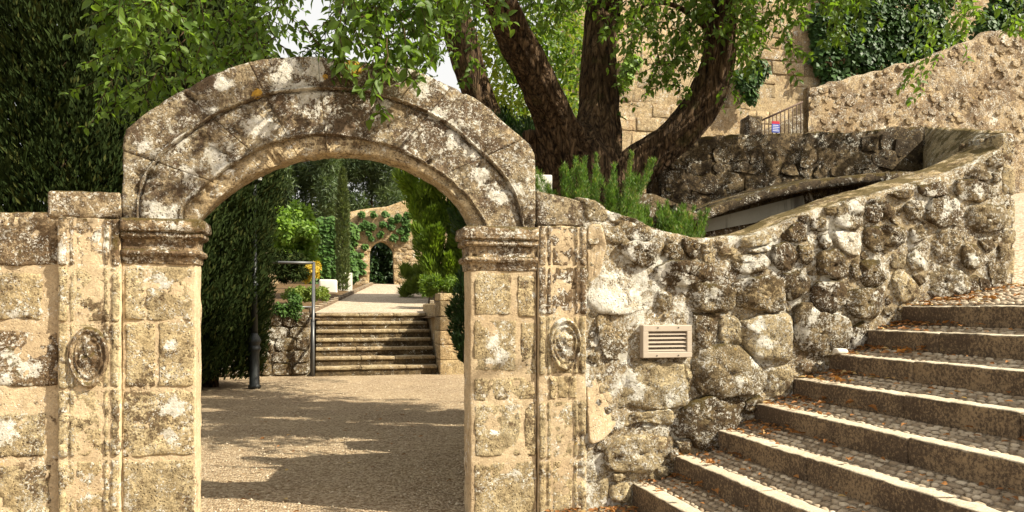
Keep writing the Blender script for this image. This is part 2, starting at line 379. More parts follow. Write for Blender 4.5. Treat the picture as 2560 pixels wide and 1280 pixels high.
def bark():
    t = NT('furrowed_bark'); v = t.scalev((1, 1, .16)); wob = t.n.new('ShaderNodeVectorMath'); wob.operation = 'ADD'; nz = t.n.new('ShaderNodeTexNoise'); nz.inputs['Scale'].default_value = 7; t.l(v, nz.inputs['Vector']); sc_ = t.n.new('ShaderNodeVectorMath'); sc_.operation = 'SCALE'; sc_.inputs['Scale'].default_value = .16; t.l(nz.outputs['Color'], sc_.inputs[0]); t.l(v, wob.inputs[0]); t.l(sc_.outputs[0], wob.inputs[1]); crk = t.ramp(t.voro(15, wob.outputs[0], 'DISTANCE_TO_EDGE'), -.05, .22)
    a = t.noise(26, 9, .74, vec=v, dist=.6); b = t.noise(5, 5, .6, vec=v)
    h = t.ramp(a, .40, .60)
    c = t.mix(h, (.030, .020, .013), (.20, .135, .080)); c = t.mix(t.ramp(b, .45, .65), c, t.mix(1, c, (.6, .55, .5), 'MULTIPLY'))
    c = t.mix(crk, t.mix(1, c, (.45, .42, .4), 'MULTIPLY'), t.mix(1, c, (1.3, 1.25, 1.2), 'MULTIPLY')); c = t.mix(t.math('MULTIPLY', t.ramp(t.noise(3, 5), .58, .66), .35), c, (.10, .09, .03))
    t.bump(t.math('ADD', t.math('MULTIPLY', crk, .8), t.math('ADD', a, t.math('MULTIPLY', t.noise(45, 4, vec=v), .4))), 1., .08); return t.done(c, .95, .1)
M['bark'] = bark()

def leafm(name, a, b, trans=.35, hi=None, clump=2.5, rough=.5, spec=.35):
    t = NT(name); isl = t.geo.outputs['Random Per Island']; cl = t.noise(clump, 3, .5)
    k = t.math('ADD', t.math('MULTIPLY', isl, .6), t.math('MULTIPLY', t.ramp(cl, .35, .65), .4))
    c = t.mix(k, a, b)
    if hi: c = t.mix(t.ramp(isl, .86, .95), c, hi)
    t.done(c, rough, spec)
    tr = t.n.new('ShaderNodeBsdfTranslucent'); t.l(t.mix(1, c, (1.25, 1.3, .55), 'MULTIPLY'), tr.inputs[0])
    mx = t.n.new('ShaderNodeMixShader'); mx.inputs[0].default_value = trans
    t.l(t.bs.outputs[0], mx.inputs[1]); t.l(tr.outputs[0], mx.inputs[2]); t.l(mx.outputs[0], t.out.inputs[0]); return t.m
M['ash'] = leafm('ash_leaf', (.055, .110, .016), (.17, .26, .038), .50)
M['cypress'] = leafm('cypress_spray', (.010, .018, .005), (.034, .050, .013), .10, (.060, .066, .018), 1.5, .8, .06)
M['thuja'] = leafm('thuja_spray', (.060, .12, .014), (.20, .28, .03), .42, None, 1.2)
M['palegreen'] = leafm('pale_cypress_spray', (.05, .075, .025), (.15, .18, .06), .25)
M['hedge'] = leafm('dark_conifer_spray', (.016, .042, .012), (.045, .085, .020), .2)
M['rosemary'] = leafm('bright_needle', (.050, .13, .018), (.19, .30, .05), .45, (.26, .24, .09), 9.)
M['ivy'] = leafm('ivy_leaf', (.016, .045, .010), (.055, .115, .022), .2, None, 1., .5, .25)
M['ivy_far'] = leafm('garden_ivy_leaf', (.030, .075, .014), (.085, .16, .028), .2, None, .8, .55, .25)
M['bright'] = leafm('bright_creeper_leaf', (.10, .19, .025), (.23, .34, .055), .4, None, 1.2)
M['yellow'] = leafm('yellow_flower', (.42, .30, .02), (.58, .42, .05), .3)
M['pine'] = leafm('pine_needle', (.035, .065, .024), (.12, .16, .055), .25, None, .5)
M['sunleaf'] = leafm('sunlit_leaf', (.14, .20, .02), (.30, .33, .045), .45, None, 1.)
M['grass'] = leafm('garden_grass', (.09, .15, .02), (.22, .27, .05), .35)
M['dry'] = leafm('dry_leaf', (.16, .065, .022), (.36, .165, .05), .15, (.48, .34, .15), 4, .7, .2)

# ================================================================== GROUND AND TERRACES
def sheet(name, xs, ys, zf, mat, kind='structure', clip=None, label=None):
    X, Y = np.meshgrid(xs, ys); V = np.stack([X.ravel(), Y.ravel(), zf(X.ravel(), Y.ravel())], 1)
    F = gridfaces(len(ys), len(xs))
    if clip is not None:
        c = V[F].mean(1); F = F[clip(c[:, 0], c[:, 1])]
        used = np.unique(F); mp = np.full(len(V), -1); mp[used] = np.arange(len(used)); V = V[used]; F = mp[F]
    o = add(name, V, F, mat); o['kind'] = kind
    if label: o['label'] = label
    return o
def n2(x, y, s, sd=0): return fbm(np.stack([x, y, x * 0], 1), s, 4, sd)
gx = np.concatenate([np.linspace(-300, -12, 14), np.linspace(-10, 12, 111), np.linspace(14, 300, 14)])
gy = np.concatenate([np.linspace(-80, -8, 8), np.linspace(-7, 16, 116), np.linspace(20, 400, 14)])
sheet('ground', gx, gy, lambda x, y: .02 * n2(x, y, .7, 3) + .008 * n2(x, y, 4, 4) - .012, M['gravel'])

YS = 12.2; NST = 7; RIS = 1.36 / NST; TRD = .35; SX0, SX1 = -.10, 2.62
def Hb(x, y): return 1.36 + .065 * np.maximum(y - 14.65, 0)
def pathx(y): return 1.25 + .15 * (y - 14.65) * .95
inpath = lambda x, y: np.abs(x - pathx(y)) < 1.45
sheet('garden_terrace', np.linspace(-40, 30, 141), np.concatenate([np.linspace(12.75, 34, 60), np.linspace(36, 140, 24)]),
      lambda x, y: np.minimum(Hb(x, y), 3.2 + .02 * y) + .05 * n2(x, y, .8, 9) - np.where(np.abs(x - pathx(y)) < 1.75, .10, 0), M['soil'],
      clip=lambda x, y: (y > 14.9) | (x < SX0 - .1) | (x > SX1 + .1))
py = np.linspace(14.6, 34.6, 60)
Xp = np.stack([np.linspace(pathx(y) - 1.45 + .0 * y, pathx(y) + 1.45, 12) for y in py]); Yp = np.repeat(py[:, None], 12, 1)
Vp = np.stack([Xp.ravel(), Yp.ravel(), Hb(Xp.ravel(), Yp.ravel()) + .012 + .012 * n2(Xp.ravel(), Yp.ravel(), 1.5, 21)], 1)
add('garden_path', Vp, gridfaces(60, 12), M['path'])['kind'] = 'structure'

# raised bank on the right, behind the gateway wall, that carries the big tree
def edge_x(y): return .2 * (y + 5.6) + .45 + 1.6 * np.maximum(y - 3.2, 0)
def Hr(x, y): return 2.03 - 1.05 * np.clip((y - 1.62) / .3, 0, 1) + .22 * np.clip(y - 8, 0, 12)
by = np.unique(np.concatenate([np.linspace(.42, 3, 27), np.linspace(3, 24, 54)])); Xb = np.stack([edge_x(y) + np.linspace(0, 1, 70) ** 1.3 * (26 - 0.0) for y in by]); Yb = np.repeat(by[:, None], 70, 1); NB = len(by)
zb = Hr(Xb.ravel(), Yb.ravel()) + .07 * n2(Xb.ravel(), Yb.ravel(), 1.1, 31)
def clipx(x, y): return (x < 5.5 + .55 * y) | (y > 9.0)
Vb = np.stack([Xb.ravel(), Yb.ravel(), zb], 1); Fb = gridfaces(NB, 70); cb = Vb[Fb].mean(1); Fb = Fb[clipx(cb[:, 0], cb[:, 1])]
add('raised_bank', Vb, Fb, M['soil'])['kind'] = 'structure'
# its retaining side toward the courtyard
sy = np.linspace(.4, 24, 90); sz = np.linspace(-.1, 1, 16)
Vs = np.array([(edge_x(y) - .02, y, -.1 + (Hr(np.array([edge_x(y)]), np.array([y]))[0] + .22) * k) for k in np.linspace(0, 1, 16) for y in sy])
Vs[:, 0] += .07 * fbm(Vs, 2.2, 4, 8)
o = add('bank_retaining_wall', Vs, gridfaces(16, 90), M['backwall']); tag(o, 'rough stone wall holding up the bank beside the gravel court', 'wall')

# cobbled ramp climbing to the right past the end of the rubble wall
X0, XT = 2.324, .3455
def Hramp(x, y): return 1.535 + .15 * (x - 4.74) + .108 * np.maximum(y, 0)
def rclip(x, y): return (y < .05) | (x > 5.55 + .5 * y)
sheet('ramp', np.linspace(4.84, 24, 97), np.linspace(-7, 9.3, 83), lambda x, y: Hramp(x, y) + .012 * n2(x, y, 3, 5), M['path'], clip=rclip)

# ================================================================== GATEWAY
gate = thing('arched_gateway', 'lichen covered round stone archway on moulded piers with carved medallions', 'archway', (.1, 0, 0))
T = .26
EX = [(308,560),(308,546),(308,440),(309,340),(316,322),(389,266),(477,214),(564,174),(652,148),(717,143),(827,146),(936,159),(1024,170),(1111,209),(1199,253),(1264,310),(1326,362),(1337,386),(1338,472),(1338,565)]
G2 = [(346,562),(346,537),(348,485),(367,432),(411,384),(477,332),(542,288),(608,260),(674,238),(739,229),(827,225),(914,231),(980,249),(1046,275),(1111,308),(1177,362),(1242,424),(1286,485),(1304,555),(1306,565)]
G1 = [(455,561),(455,546),(457,522),(490,489),(542,441),(608,397),(674,362),(739,345),(805,338),(871,344),(936,358),(1024,389),(1089,428),(1155,481),(1190,524),(1210,555),(1213,565)]
IN = [(492,560),(494,548),(525,516),(586,467),(652,430),(717,404),(783,389),(849,384),(914,387),(980,402),(1046,428),(1111,467),(1155,511),(1178,553),(1181,565)]
AC = P(833, 560)
def polar(px):
    q = np.array([P(u, v) for u, v in px]); dx = q[:, 0] - AC[0]; dz = q[:, 2] - AC[2]
    th = np.arctan2(dz, dx); th = np.where(th < -1.6, th + 2 * math.pi, th); r = np.hypot(dx, dz); i = np.argsort(th)
    return th[i], r[i]
PC = [polar(c) for c in (EX, G2, G1, IN)]
def arch_r(k, th): return np.interp(th, *PC[k])
# profile across the front: (segment, fraction, y)
PROF = [(0, 0., .010), (0, .02, -.006), (0, .10, -.012), (0, .3, -.014), (0, .5, -.016), (0, .7, -.016), (0, .88, -.016), (0, .925, -.010), (0, .940, -.032), (0, .965, -.038), (0, .988, -.030), (1, 0, .010), (1, .014, .020),
        (1, .028, .004), (1, .08, -.006), (1, .2, -.008), (1, .4, -.008), (1, .6, -.008), (1, .8, -.008), (1, .93, -.010), (1, .955, -.022), (1, .980, -.022), (2, 0, .016), (2, .03, .030), (2, .06, .016), (2, .25, .012), (2, .5, .012), (2, .75, .012), (2, .93, .016), (2, 1., .034)]
BR = [-.012, .45, .88, 1.25, 1.66, 2.05, 2.42, 2.82, 3.155]
for vi in range(len(BR) - 1):
    a, b = BR[vi] + .0006, BR[vi + 1] - .0006; n = max(8, int((b - a) / .014))
    ths = np.concatenate([[a, a + .004], np.linspace(a + .012, b - .012, n), [b - .004, b]]); rows = []
    for i, th in enumerate(ths):
        rr = [arch_r(k, th) for k in range(4)]; dr = (math.cos(th), math.sin(th)); jo = .005 if i in (0, len(ths) - 1) else 0
        pts = [(rr[0] - .01, T, 0), (rr[0], T * .6, 0), (rr[0], .05, 0)]
        pts += [(rr[s] + (rr[s + 1] - rr[s]) * f, y + jo, 1) for s, f, y in PROF]
        pts += [(rr[3], .10, 0), (rr[3], .18, 0), (rr[3] + .01, T, 0)]
        rows.append([(AC[0] + r * dr[0], y, AC[2] + r * dr[1]) for r, y, _ in pts])
    rows = np.array(rows); nr, nc = rows.shape[:2]; V = rows.reshape(-1, 3)
    V = V + .004 * vfbm(V, 7, 3, 3) + .005 * vfbm(V, 34, 3, 77)
    chip = np.maximum(0, fbm(V, 12, 3, 91) - .25); V[:, 1] += .10 * chip
    F = gridfaces(nr, nc, True); cap0 = [tuple(range(nc))]; cap1 = [tuple((nr - 1) * nc + np.arange(nc)[::-1])]
    ob = add('voussoir', V, F[:, ::-1].tolist() + cap0 + cap1, M['arch'], gate)
    # pale inner band gets its own material slot
    ob.data.materials.append(M['intrados'])
    jn = 3 + next(i for i, p in enumerate(PROF) if p[0] == 2)
    mi = np.zeros(len(ob.data.polygons), np.int32); idx = np.arange(len(F)) % nc; mi[:len(F)][idx >= jn] = 1
    ob.data.polygons.foreach_set('material_index', mi)

def wx(u, v=765, y=0): return P(u, v, y)[0]
def wz(u, v, y=0): return P(u, v, y)[2]
def rectpx(u0, v0, u1, v1, y=0):
    um, vm = (u0 + u1) / 2, (v0 + v1) / 2
    return wx(u0, vm, y), wx(u1, vm, y), wz(um, v1, y), wz(um, v0, y)
def block(name, px, front, mat, parent, amp=.007, r=.014, step=.028, depth=.07, fn=None, seed=None):
    x0, x1, z0, z1 = rectpx(*px); s = int(rng.integers(1e6)) if seed is None else seed
    V, F = dbox((x0, front, z0), (x1, front + depth, z1), step, amp, r, 10, s, .6)
    if fn is not None:
        m = V[:, 1] < front + depth * .4; V[m, 1] += fn((V[m, 0] - x0) / (x1 - x0), (V[m, 2] - z0) / (z1 - z0))
    V[:, 1] += np.where(V[:, 1] < front + .03, .008 * fbm(V, 22, 3, s + 4) + .06 * np.maximum(0, fbm(V, 9, 3, s + 9) - .28), 0)
    return add(name, V, F, mat, parent)
def core(name, lo, hi, mat, parent, amp=.007): return add(name, *dbox(lo, hi, .035, amp, .012, 8, int(rng.integers(1e6)), .7), mat, parent)

# left pier
lp = core('pier', (wx(304), .004, -.15), (wx(489), T, wz(400, 640)), M['mortar'], gate)
for px in [(312,668,362,800),(366,666,480,802),(313,808,387,966),(396,806,486,966),(308,978,486,1140),(308,1152,486,1330)]:
    block('block', px, -.0035, M['pier'], lp)
rp = core('pier', (wx(1176), .004, -.15), (wx(1342), T, wz(1260, 650)), M['mortar'], gate)
for px in [(1186,682,1278,788),(1294,690,1340,792),(1184,800,1290,928),(1302,806,1340,936),(1186,944,1338,1000),(1186,1012,1302,1140),(1312,1006,1340,1140),(1186,1156,1338,1330)]:
    block('block', px, -.0035, M['pier'], rp)
# capitals
def capital(u0, u1, ul, side, vs):
    x0, x1 = wx(u0), wx(u1); tab = [(P(400 if side > 0 else 1250, v)[2], o) for v, o in vs]
    zs = np.concatenate([np.linspace(tab[i][0], tab[i + 1][0], 4, endpoint=False) for i in range(len(tab) - 1)] + [[tab[-1][0]]])
    os_ = np.interp(-zs, [-z for z, _ in tab], [o for _, o in tab]); rows = []
    for z, o in zip(zs, os_):
        a, b = (x0, x1 + o) if side > 0 else (x0 - o, x1); f, k = -o, T + .3 * o
        per = [(x, f) for x in np.linspace(a, b, 22, endpoint=False)] + [(b, y) for y in np.linspace(f, k, 9, endpoint=False)] + [(x, k) for x in np.linspace(b, a, 9, endpoint=False)] + [(a, y) for y in np.linspace(k, f, 6, endpoint=False)]
        rows.append([(x, y, z) for x, y in per])
    rows = np.array(rows); n, m = rows.shape[:2]; V = rows.reshape(-1, 3)
    V = V + .004 * vfbm(V, 10, 3, 5) + .004 * vfbm(V, 45, 2, 6); V[:, 1] += .05 * np.maximum(0, fbm(V, 11, 3, 13) - .25)
    return add('capital', V, gridfaces(n, m, True)[:, ::-1].tolist() + [tuple(range(m)), tuple((n - 1) * m + np.arange(m)[::-1])], M['pier_dark'], gate)
CP = [(547,.030),(552,.058),(570,.066),(578,.060),(581,.036),(584,.044),(592,.046),(597,.030),(600,.012),(612,.006),(624,.010),(627,.034),(633,.042),(639,.034),(642,.014),(650,.010),(660,.004)]
capital(305, 490, 0, 1, CP)
capital(1174, 1342, 0, -1, [(v + 20 if v < 600 else v + 17, o * .95) for v, o in CP])

# pilasters with moulded edges
def flute(a, b):
    def f(x, z):
        g = np.zeros_like(x)
        for c, w, d in ((a, .028, .020), (a + .10, .020, .014), (b, .028, .020), (b - .10, .020, .012)): g += d * np.exp(-((x - c) / w) ** 2)
        g += .012 * ((x > a + .10) & (x < b - .10)); return g
    return f
lpil = core('pilaster', (wx(148), -.030, -.15), (wx(303), T, wz(225, 546)), M['mortar'], gate)
for px, m in [((148,546,302,664),'pier_dark'),((150,668,301,804),'pier'),((150,808,301,968),'pier'),((150,974,301,1138),'pier'),((150,1150,301,1330),'pier')]:
    block('block', px, -.043, M[m], lpil, step=.014, fn=flute(.17, .84), depth=.08)
rpil = core('pilaster', (wx(1344), -.020, -.15), (wx(1464), T, wz(1405, 566)), M['mortar'], gate)
for px, m in [((1346,566,1464,664),'pier_dark'),((1346,668,1464,786),'pier_dark'),((1346,790,1462,934),'pier'),((1372,940,1440,996),'pier'),((1346,1002,1462,1142),'pier'),((1346,1150,1462,1330),'pier')]:
    block('block', px, -.034, M[m], rpil, step=.014, fn=flute(.16, .84), depth=.08)
def medallion(u, v, ru, rv, front, parent):
    c = P(u, v); rx = wx(u + ru) - c[0]; rz = wz(u, v - rv) - c[2]; nth, nr = 56, 22; V = []; 
    for k in range(nr):
        s = k / (nr - 1)
        for i in range(nth):
            th = i * 2 * math.pi / nth; h = .0
            h += .024 * math.exp(-((s - .86) / .085) ** 2) + .013 * math.exp(-((s - .64) / .05) ** 2)
            h += .022 * max(0, 1 - (s / .52) ** 2) * (.7 + .3 * math.cos(3 * th + 1))
            if s > .97: h = -.03
            w = 1 + (.10 * math.exp(-((th - 4.71) / .5) ** 2))
            V.append((c[0] + rx * s * math.cos(th), front - h * w, c[2] + rz * s * w * math.sin(th)))
    V = np.array(V); V[:, 1] += .014 * fbm(V, 26, 3, 8) + .006 * fbm(V, 70, 2, 9)
    return add('medallion', V, gridfaces(nr, nth, True)[:, ::-1], M['pier_dark' if u < 900 else 'pier'], parent)
medallion(226, 890, 52, 76, -.040, lpil); medallion(1410, 858, 42, 66, -.031, rpil)
# stub block standing on the left pilaster
add('cap_block', *dbox((wx(118), -.01, wz(210, 546)), (wx(306), T + .04, wz(210, 478)), .03, .010, .02, 9, 44, .6), M['pier_dark'], gate)

# ================================================================== LEFT WALL
lw = thing('ashlar_wall', 'low pale ashlar wall with mossy top course beside the medallion pilaster', 'wall', (-2.5, .1, 0))
bed = core('mortar_bed', (-6.5, .012, -.15), (wx(148) + .01, .34, wz(70, 536) - .01), M['mortar'], lw, .012)
u0 = 148
for px, m in [((-10,530,146,664),'pier_dark'),((-10,682,104,800),'pier'),((-10,826,146,966),'pier_dark'),((-10,1034,112,1146),'pier'),((-10,1162,126,1330),'pier')]:
    block('block', px, .002, M[m], bed, depth=.36 if px[1] == 530 else .10, amp=.012, r=.02)
xl = wx(-10)
for row, (v0, v1) in enumerate([(530,664),(682,800),(826,966),(982,1146),(1162,1330)]):
    x = xl - .012
    while x > -6.3:
        w = .42 + .3 * random.random(); z1, z0 = wz(-10, v0), wz(-10, v1)
        add('block', *dbox((x - w, -.004, z0), (x - .014, .36 if row == 0 else .1, z1), .05, .012, .02, 9, int(rng.integers(1e6))), M['pier_dark' if row in (0, 2) else 'pier'], bed)
        x -= w + .006

# ================================================================== RUBBLE WALL (right)
rw = thing('rubble_wall', 'sweeping rubble stone wall with white lichen beside the cobbled steps', 'wall', (4.2, .1, 0))
TOPL = [(1338,480),(1400,484),(1455,498),(1500,517),(1560,548),(1620,571),(1680,584),(1740,597),(1790,595),(1850,590),(1894,584),(1940,566),(1981,548),(2050,525),(2140,496),(2219,478),(2300,456),(2385,430),(2440,405),(2497,374),(2522,340),(2530,336)]
tp = np.array([P(u, v) for u, v in TOPL]); topz = lambda x: np.interp(x, tp[:, 0], tp[:, 2])
xe = wx(2528, 520)
ALL = []
def S(orig, s, *polys_): ALL.extend([(orig, s, p) for p in polys_])
c1 = (1440, 480); c2 = (1440, 880); c3 = (1800, 480); c4 = (1800, 720); c5 = (2160, 300); c6 = (2160, 500)
ST = []   # (origin, material, proud, polygon in crop pixels /3.2)
def st(o, mat, h, *polys):
    for p in polys: ST.append((mat, h, [(o[0] + x / 3.2, o[1] + y / 3.2) for x, y in p]))
st(c1, 'rubble', .03, [(15,45),(120,62),(200,105),(262,165),(250,232),(105,245),(40,150)], [(268,160),(400,195),(550,255),(540,290),(360,280),(265,225)], [(545,265),(700,318),(715,362),(500,398),(372,382),(352,292)])
st(c1, 'rubble', .03, [(210,270),(340,265),(370,330),(330,410),(260,420),(215,330)], [(710,352),(770,356),(780,402),(720,402)])
st(c1, 'rubble', .07, [(370,410),(550,405),(690,420),(690,520),(600,575),(480,580),(400,530),(350,470)])
st(c1, 'rubble_dark', .05, [(720,420),(800,430),(850,480),(830,540),(720,530),(690,470)], [(850,370),(970,405),(980,500),(920,530),(860,490),(840,420)])
st(c1, 'rubble_pale', .04, [(985,420),(1060,410),(1080,470),(1000,492)])
st(c1, 'rubble_dark', .075, [(636,600),(760,552),(960,560),(1090,590),(1110,720),(960,732),(820,742),(650,742)])
st(c1, 'rubble_white', .03, [(130,700),(200,540),(320,520),(420,600),(530,640),(600,760),(620,900),(520,930),(400,970),(200,960),(110,860)])
st(c1, 'rubble', .045, [(640,790),(720,775),(750,810),(745,900),(700,945),(640,900)])
st(c1, 'rubble', .065, [(780,800),(870,760),(960,735),(1220,760),(1236,900),(1200,950),(960,940),(900,900),(800,860)])
st(c1, 'rubble', .03, [(170,985),(380,975),(420,1080),(430,1220),(360,1330),(220,1320),(180,1180)])
st(c1, 'rubble_dark', .05, [(950,965),(1100,955),(1125,1050),(1115,1200),(1050,1270),(970,1230),(940,1080)])
st(c1, 'rubble_pale', .045, [(1150,1010),(1260,1000),(1290,1100),(1280,1220),(1180,1240),(1130,1150)])
st(c1, 'mortar_rough', .03, [(790,955),(850,950),(860,1000),(800,1000)], [(690,980),(740,975),(740,1012),(700,1012)], [(1110,965),(1185,965),(1185,1005),(1115,1005)])
st(c2, 'rubble_pale', .05, [(280,92),(500,84),(820,95),(840,240),(858,410),(700,440),(500,450),(430,412),(340,468),(310,400),(290,250)])
st(c2, 'rubble_pale', .035, [(862,100),(910,110),(922,250),(915,340),(870,380),(852,250)])
st((0, 0), 'rubble', .085, [(x * 3.2, y * 3.2) for x, y in [(1735,900),(1755,864),(1810,864),(1840,872),(1880,902),(1911,922),(1910,960),(1890,980),(1830,985),(1790,990),(1750,978),(1732,945)]])
st((0, 0), 'rubble_dark', .09, [(x * 3.2, y * 3.2) for x, y in [(1721,1014),(1752,994),(1800,996),(1845,998),(1858,1040),(1812,1075),(1780,1120),(1758,1124),(1733,1110),(1727,1090),(1690,1087),(1680,1067),(1687,1036)]])
st(c2, 'rubble_pale', .05, [(340,500),(520,480),(750,465),(755,560),(690,588),(540,542),(345,602)])
st(c2, 'rubble_pale', .075, [(360,680),(540,655),(740,685),(768,750),(730,830),(620,930),(500,950),(290,940),(250,880),(250,780)])
st(c2, 'rubble_white', .03, [(530,590),(680,605),(684,640),(560,640)])
st(c2, 'rubble_pale', .05, [(780,700),(880,690),(920,740),(910,790),(820,800)], [(740,785),(805,765),(815,805),(760,860),(735,850)], [(640,922),(710,907),(725,960),(690,980),(640,975)], [(290,970),(350,960),(375,990),(350,1020),(300,1020)], [(260,1065),(410,1050),(430,1150),(380,1200),(255,1170)])
st(c2, 'rubble_pale', .015, [(90,505),(150,452),(230,560),(230,620),(190,680),(100,700)], [(90,825),(200,822),(245,950),(250,1180),(200,1270),(70,1270)])
st(c2, 'rubble', .012, [(100,182),(180,172),(230,232),(200,290),(110,290)], [(150,52),(210,62),(230,130),(160,160)])
st(c3, 'rubble_pale', .05, [(150,375),(300,340),(390,345),(398,400),(280,440),(160,450)], [(220,462),(380,432),(388,470),(240,492)], [(0,445),(125,462),(100,500),(0,508)])
st(c3, 'rubble', .045, [(10,525),(150,500),(330,500),(380,560),(330,635),(180,645),(50,615)])
st(c3, 'rubble_dark', .05, [(405,440),(520,402),(600,440),(618,560),(560,615),(460,615),(412,560)], [(615,425),(700,440),(720,560),(690,615),(642,590)])
st(c3, 'rubble', .085, [(100,745),(180,695),(450,688),(472,760),(476,925),(380,955),(240,928),(112,898)])
st(c3, 'rubble_dark', .07, [(494,665),(600,645),(692,685),(684,780),(620,840),(560,876),(502,856),(484,760)])
st(c3, 'rubble_dark', .075, [(780,485),(880,475),(960,505),(1006,600),(988,676),(900,690),(782,668),(764,580)], [(712,765),(780,725),(945,725),(976,800),(956,900),(880,966),(792,956),(724,880)], [(1002,795),(1100,776),(1270,776),(1286,880),(1256,975),(1150,1005),(1022,975),(994,880)])
st(c3, 'rubble', .04, [(1032,565),(1080,545),(1100,620),(1088,715),(1042,680)])
st(c3, 'rubble_dark', .06, [(1106,565),(1200,536),(1280,562),(1305,680),(1256,746),(1124,746),(1106,650)])
st(c3, 'rubble_pale', .08, [(162,1055),(300,995),(536,985),(550,1160),(556,1330),(470,1338),(330,1330),(232,1288),(172,1180)])
st(c3, 'rubble_pale', .05, [(42,1015),(110,1005),(156,1080),(146,1200),(100,1226),(52,1178)])
st(c3, 'rubble', .08, [(592,925),(680,895),(780,985),(976,1015),(1014,1120),(1004,1256),(880,1298),(720,1325),(612,1325),(584,1160)])
st(c3, 'rubble_dark', .04, [(1034,1085),(1120,1035),(1226,1035),(1160,1120),(1146,1246),(1042,1256)])
st(c3, 'rubble_dark', .045, [(592,255),(690,255),(698,370),(620,396),(484,378),(474,342)], [(604,206),(718,190),(736,222),(660,248)], [(722,210),(820,200),(856,300),(800,318),(722,298)], [(832,125),(906,128),(906,180),(850,198)])
st(c3, 'rubble', .055, [(935,110),(1085,55),(1116,110),(1124,250),(1050,296),(932,276),(904,220)])
st(c3, 'rubble_white', .045, [(884,335),(1000,314),(1096,334),(1164,420),(1080,506),(1010,496),(922,438)])
st(c3, 'rubble_dark', .05, [(784,364),(850,336),(876,420),(830,456),(774,438)], [(1144,108),(1276,124),(1284,228),(1200,256),(1152,210)], [(1134,294),(1250,276),(1284,350),(1266,476),(1182,466),(1126,370)])
st(c4, 'rubble_pale', .045, [(390,645),(560,605),(632,650),(600,700),(530,850),(400,866),(364,830)], [(640,605),(796,594),(796,640),(680,686),(634,660)])
st(c4, 'rubble_dark', .06, [(190,905),(290,855),(326,880),(290,960),(220,1020),(182,960)])
st(c5, 'rubble', .045, [(722,430),(800,402),(940,396),(986,450),(956,498),(800,468)], [(965,320),(1070,270),(1112,340),(1070,400),(982,380)], [(1004,432),(1078,404),(1086,488),(1004,512)])
st(c5, 'rubble_dark', .055, [(732,494),(850,484),(1000,544),(1056,600),(1026,648),(900,666),(732,626),(718,560)], [(514,645),(640,605),(716,645),(754,720),(736,836),(600,846),(494,796),(494,720)])
st(c5, 'rubble', .065, [(804,705),(950,686),(1076,704),(1120,800),(1096,876),(950,890),(832,900),(794,820)])
st(c5, 'rubble', .05, [(304,704),(360,656),(458,664),(476,740),(438,806),(342,796)], [(184,594),(300,550),(386,564),(368,628),(272,638)])
st(c5, 'rubble_dark', .05, [(24,644),(148,644),(226,740),(216,786),(80,796),(4,756)], [(424,526),(560,500),(686,504),(676,598),(502,626),(434,578)], [(94,864),(200,846),(316,874),(326,976),(182,1014),(104,956)])
st(c5, 'rubble', .05, [(354,874),(438,836),(486,900),(466,956),(390,986),(348,948)], [(514,924),(640,886),(746,932),(726,1040),(696,1116),(580,1134),(514,1058)])
st(c5, 'rubble', .065, [(764,1014),(858,986),(926,1042),(954,1110),(906,1176),(822,1196),(764,1128)])
st(c5, 'rubble', .04, [(894,944),(996,936),(1026,1000),(988,1084),(942,1048)], [(204,1074),(316,1064),(320,1176),(250,1196),(194,1166)], [(344,1044),(448,1016),(504,1080),(466,1186),(370,1214),(334,1150)], [(1066,690),(1124,640),(1130,720),(1100,700)], [(1060,985),(1110,1000),(1104,1090),(1052,1110)])
st(c6, 'rubble_pale', .05, [(214,584),(316,576),(434,760),(378,796),(270,810),(204,778)])
st(c6, 'rubble', .055, [(434,690),(520,546),(600,516),(720,564),(814,624),(778,736),(640,776),(560,766),(444,728)])
st(c6, 'rubble_dark', .04, [(804,624),(886,596),(896,718),(840,746),(784,738)], [(904,624),(976,634),(996,698),(904,726)], [(384,604),(448,594),(476,650),(432,686)])
st(c6, 'rubble', .04, [(974,506),(1096,496),(1134,580),(1124,680),(1012,690),(984,590)])

